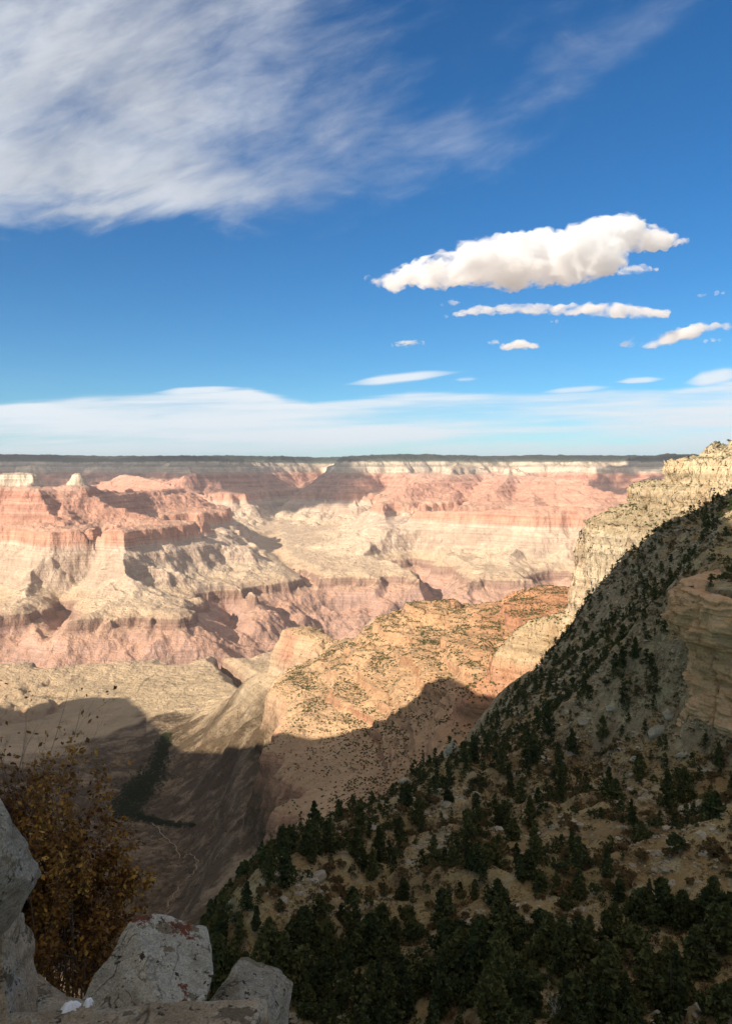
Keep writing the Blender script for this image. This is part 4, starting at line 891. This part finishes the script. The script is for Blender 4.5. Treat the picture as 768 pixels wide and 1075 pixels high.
def cloud(poly, D, label, thick=.5, n=60, seed=1, vox=9.):
    '''puffs heaped over a flat base along a line of (px, py_base, py_top)'''
    rg = random.Random(seed); bm = bmesh.new(); c0 = Vector(at(sum(p[0] for p in poly)/len(poly), sum(p[1] for p in poly)/len(poly), D)); px2m = D/F
    for k in range(n):
        i = rg.random()*(len(poly)-1); a = poly[int(i)]; b = poly[min(int(i)+1, len(poly)-1)]; t = i-int(i)
        px = a[0]+(b[0]-a[0])*t; pb = a[1]+(b[1]-a[1])*t; pt = a[2]+(b[2]-a[2])*t
        h = max(pb-pt, 1.5); r = h*rg.uniform(.18, .42); yy_ = pb-r*.75-rg.random()**1.1*max(h-1.75*r, 0)
        dd = rg.uniform(-1, 1)*h*thick*2.2
        p = Vector(at(px+rg.uniform(-1, 1)*h*.25, yy_, D+dd*px2m))-c0
        bmesh.ops.create_icosphere(bm, subdivisions=2, radius=r*px2m, matrix=Matrix.Translation(p) @ Matrix.Diagonal((1.5, 1.3, .85, 1)))
    me = bpy.data.meshes.new('cloud'); bm.to_mesh(me); bm.free(); me.materials.append(mat_cl)
    o = bpy.data.objects.new('cloud', me); col.objects.link(o); o.location = c0
    r_ = o.modifiers.new('r', 'REMESH'); r_.mode = 'VOXEL'; r_.voxel_size = vox*px2m/10.*1.
    amp = max(.42, min(1, max(a_[1]-a_[2] for a_ in poly)/55.))
    for i, (sz, st) in enumerate(((20*amp, 15*amp), (8*amp, 9*amp), (3*amp, 3*amp))):
        tx = bpy.data.textures.new('puff', 'CLOUDS'); tx.noise_scale = sz*px2m; tx.noise_depth = 3
        m_ = o.modifiers.new('d', 'DISPLACE'); m_.texture = tx; m_.strength = st*px2m; m_.mid_level = .5; m_.texture_coords = 'GLOBAL'
    r2_ = o.modifiers.new('r2', 'REMESH'); r2_.mode = 'VOXEL'; r2_.voxel_size = vox*px2m/9.
    o['label'] = label; o['category'] = 'cloud'; o['group'] = 'small white clouds'
    return o
CL = 'small white clouds'
cloud([(388,294,288),(410,305,288),(428,298,276),(455,302,268),(478,302,252),(510,302,248),(560,301,240),(600,296,231),(628,276,224),(650,258,222),(672,262,228),(690,262,240),(720,258,250)], 9800, 'largest puffy white cloud with flat grey base, well above the streaks', n=200, seed=3)
cloud([(468,334,330),(500,330,320),(540,330,317),(590,331,318),(640,333,315),(670,334,320),(700,334,326)], 7600, 'long thin white cloud drifting just under the largest puffy cloud', n=260, seed=5)
cloud([(652,366,358),(680,366,350),(710,360,345),(730,352,338),(766,346,338),(790,344,334)], 7800, 'lumpy white cloud low on the right above the canyon rim cliff', n=170, seed=9)
cloud([(526,368,362),(545,367,355),(564,366,361)], 8200, 'small round white cloud right of a tiny wisp', n=60, seed=11)
cloud([(513,363,358),(522,362,355),(528,362,359)], 8200, 'tiny white wisp beside the small round cloud', n=12, seed=12, vox=6)
cloud([(412,364,359),(430,364,356),(446,362,358)], 13000, 'small flat white cloud alone above the horizon streaks', n=60, seed=13, vox=6)
cloud([(647,289,283),(665,289,276),(688,284,279)], 7400, 'small white cloud tucked under the tail of the largest cloud', n=60, seed=14)
cloud([(733,312,309),(746,311,305),(760,308,306)], 7400, 'faint thin cloud near the right side of the sky', n=10, seed=15, vox=6)
cloud([(578,339,336),(588,339,334),(598,338,336)], 7600, 'tiny white puff below the long thin cloud', n=10, seed=16, vox=6)
cloud([(463,322,318),(472,321,314),(482,320,317)], 7600, 'tiny faint puff over the left tip of the long thin cloud', n=10, seed=17, vox=6)
cloud([(735,360,356),(750,359,353),(764,358,355)], 7600, 'short white cloud shred hanging under the lumpy right cloud', n=14, seed=18, vox=6)
def cloud_bank(Q, h, size, seed):
    """cloud outside the view whose shade falls round the point Q of the far rim"""
    tn = math.tan(SUN_EL); k = math.cos(SUN_EL); t = h/tn; rg = random.Random(seed); bm = bmesh.new()
    c0 = Vector((Q[0]+S[0]/k*t, Q[1]+S[1]/k*t, Q[2]+h))
    for i in range(40):
        p = Vector((rg.gauss(0, .45)*size[0], rg.gauss(0, .45)*size[1], rg.uniform(-.1, .2)*size[1]))
        bmesh.ops.create_icosphere(bm, subdivisions=2, radius=rg.uniform(.25, .5)*size[1], matrix=Matrix.Translation(p) @ Matrix.Diagonal((1.3, 1.2, .4, 1)))
    me = bpy.data.meshes.new('cloud_bank'); bm.to_mesh(me); bm.free(); me.materials.append(mat_cl)
    o = bpy.data.objects.new('cloud_bank', me); col.objects.link(o); o.location = c0
    r_ = o.modifiers.new('r', 'REMESH'); r_.mode = 'VOXEL'; r_.voxel_size = size[1]*.06
    tx = bpy.data.textures.new('puff', 'CLOUDS'); tx.noise_scale = size[1]*.3; m_ = o.modifiers.new('d', 'DISPLACE'); m_.texture = tx; m_.strength = size[1]*.25
    o['kind'] = 'stuff'
cloud_bank((-1700, 13600, 0), 4400, (1300, 1300), 1)
cloud_bank((-4700, 14400, 100), 3800, (1900, 1200), 2)
def haze():
    x0, x1, y0, y1, z0, z1 = -62000, 62000, -3000, 62000, -1500, 1250
    V = [(x, y, z) for z in (z0, z1) for y in (y0, y1) for x in (x0, x1)]
    me = bpy.data.meshes.new('haze'); me.from_pydata(V, [], [(0,2,3,1),(4,5,7,6),(0,1,5,4),(2,6,7,3),(0,4,6,2),(1,3,7,5)]); me.update()
    m = bpy.data.materials.new('haze'); m.use_nodes = True; nt = m.node_tree; nt.nodes.clear()
    o_ = nt.nodes.new('ShaderNodeOutputMaterial'); v_ = nt.nodes.new('ShaderNodeVolumePrincipled'); nt.links.new(v_.outputs[0], o_.inputs['Volume'])
    v_.inputs['Color'].default_value = (.80, .88, .98, 1); v_.inputs['Density'].default_value = HAZE; v_.inputs['Anisotropy'].default_value = .2
    me.materials.append(m); o = bpy.data.objects.new('haze', me); col.objects.link(o); o['kind'] = 'stuff'
HAZE = 1.5e-5
haze()
scene.cycles.volume_bounces = 10; scene.cycles.max_bounces = 14; scene.cycles.transparent_max_bounces = 12
print('script', time.time()-T0)
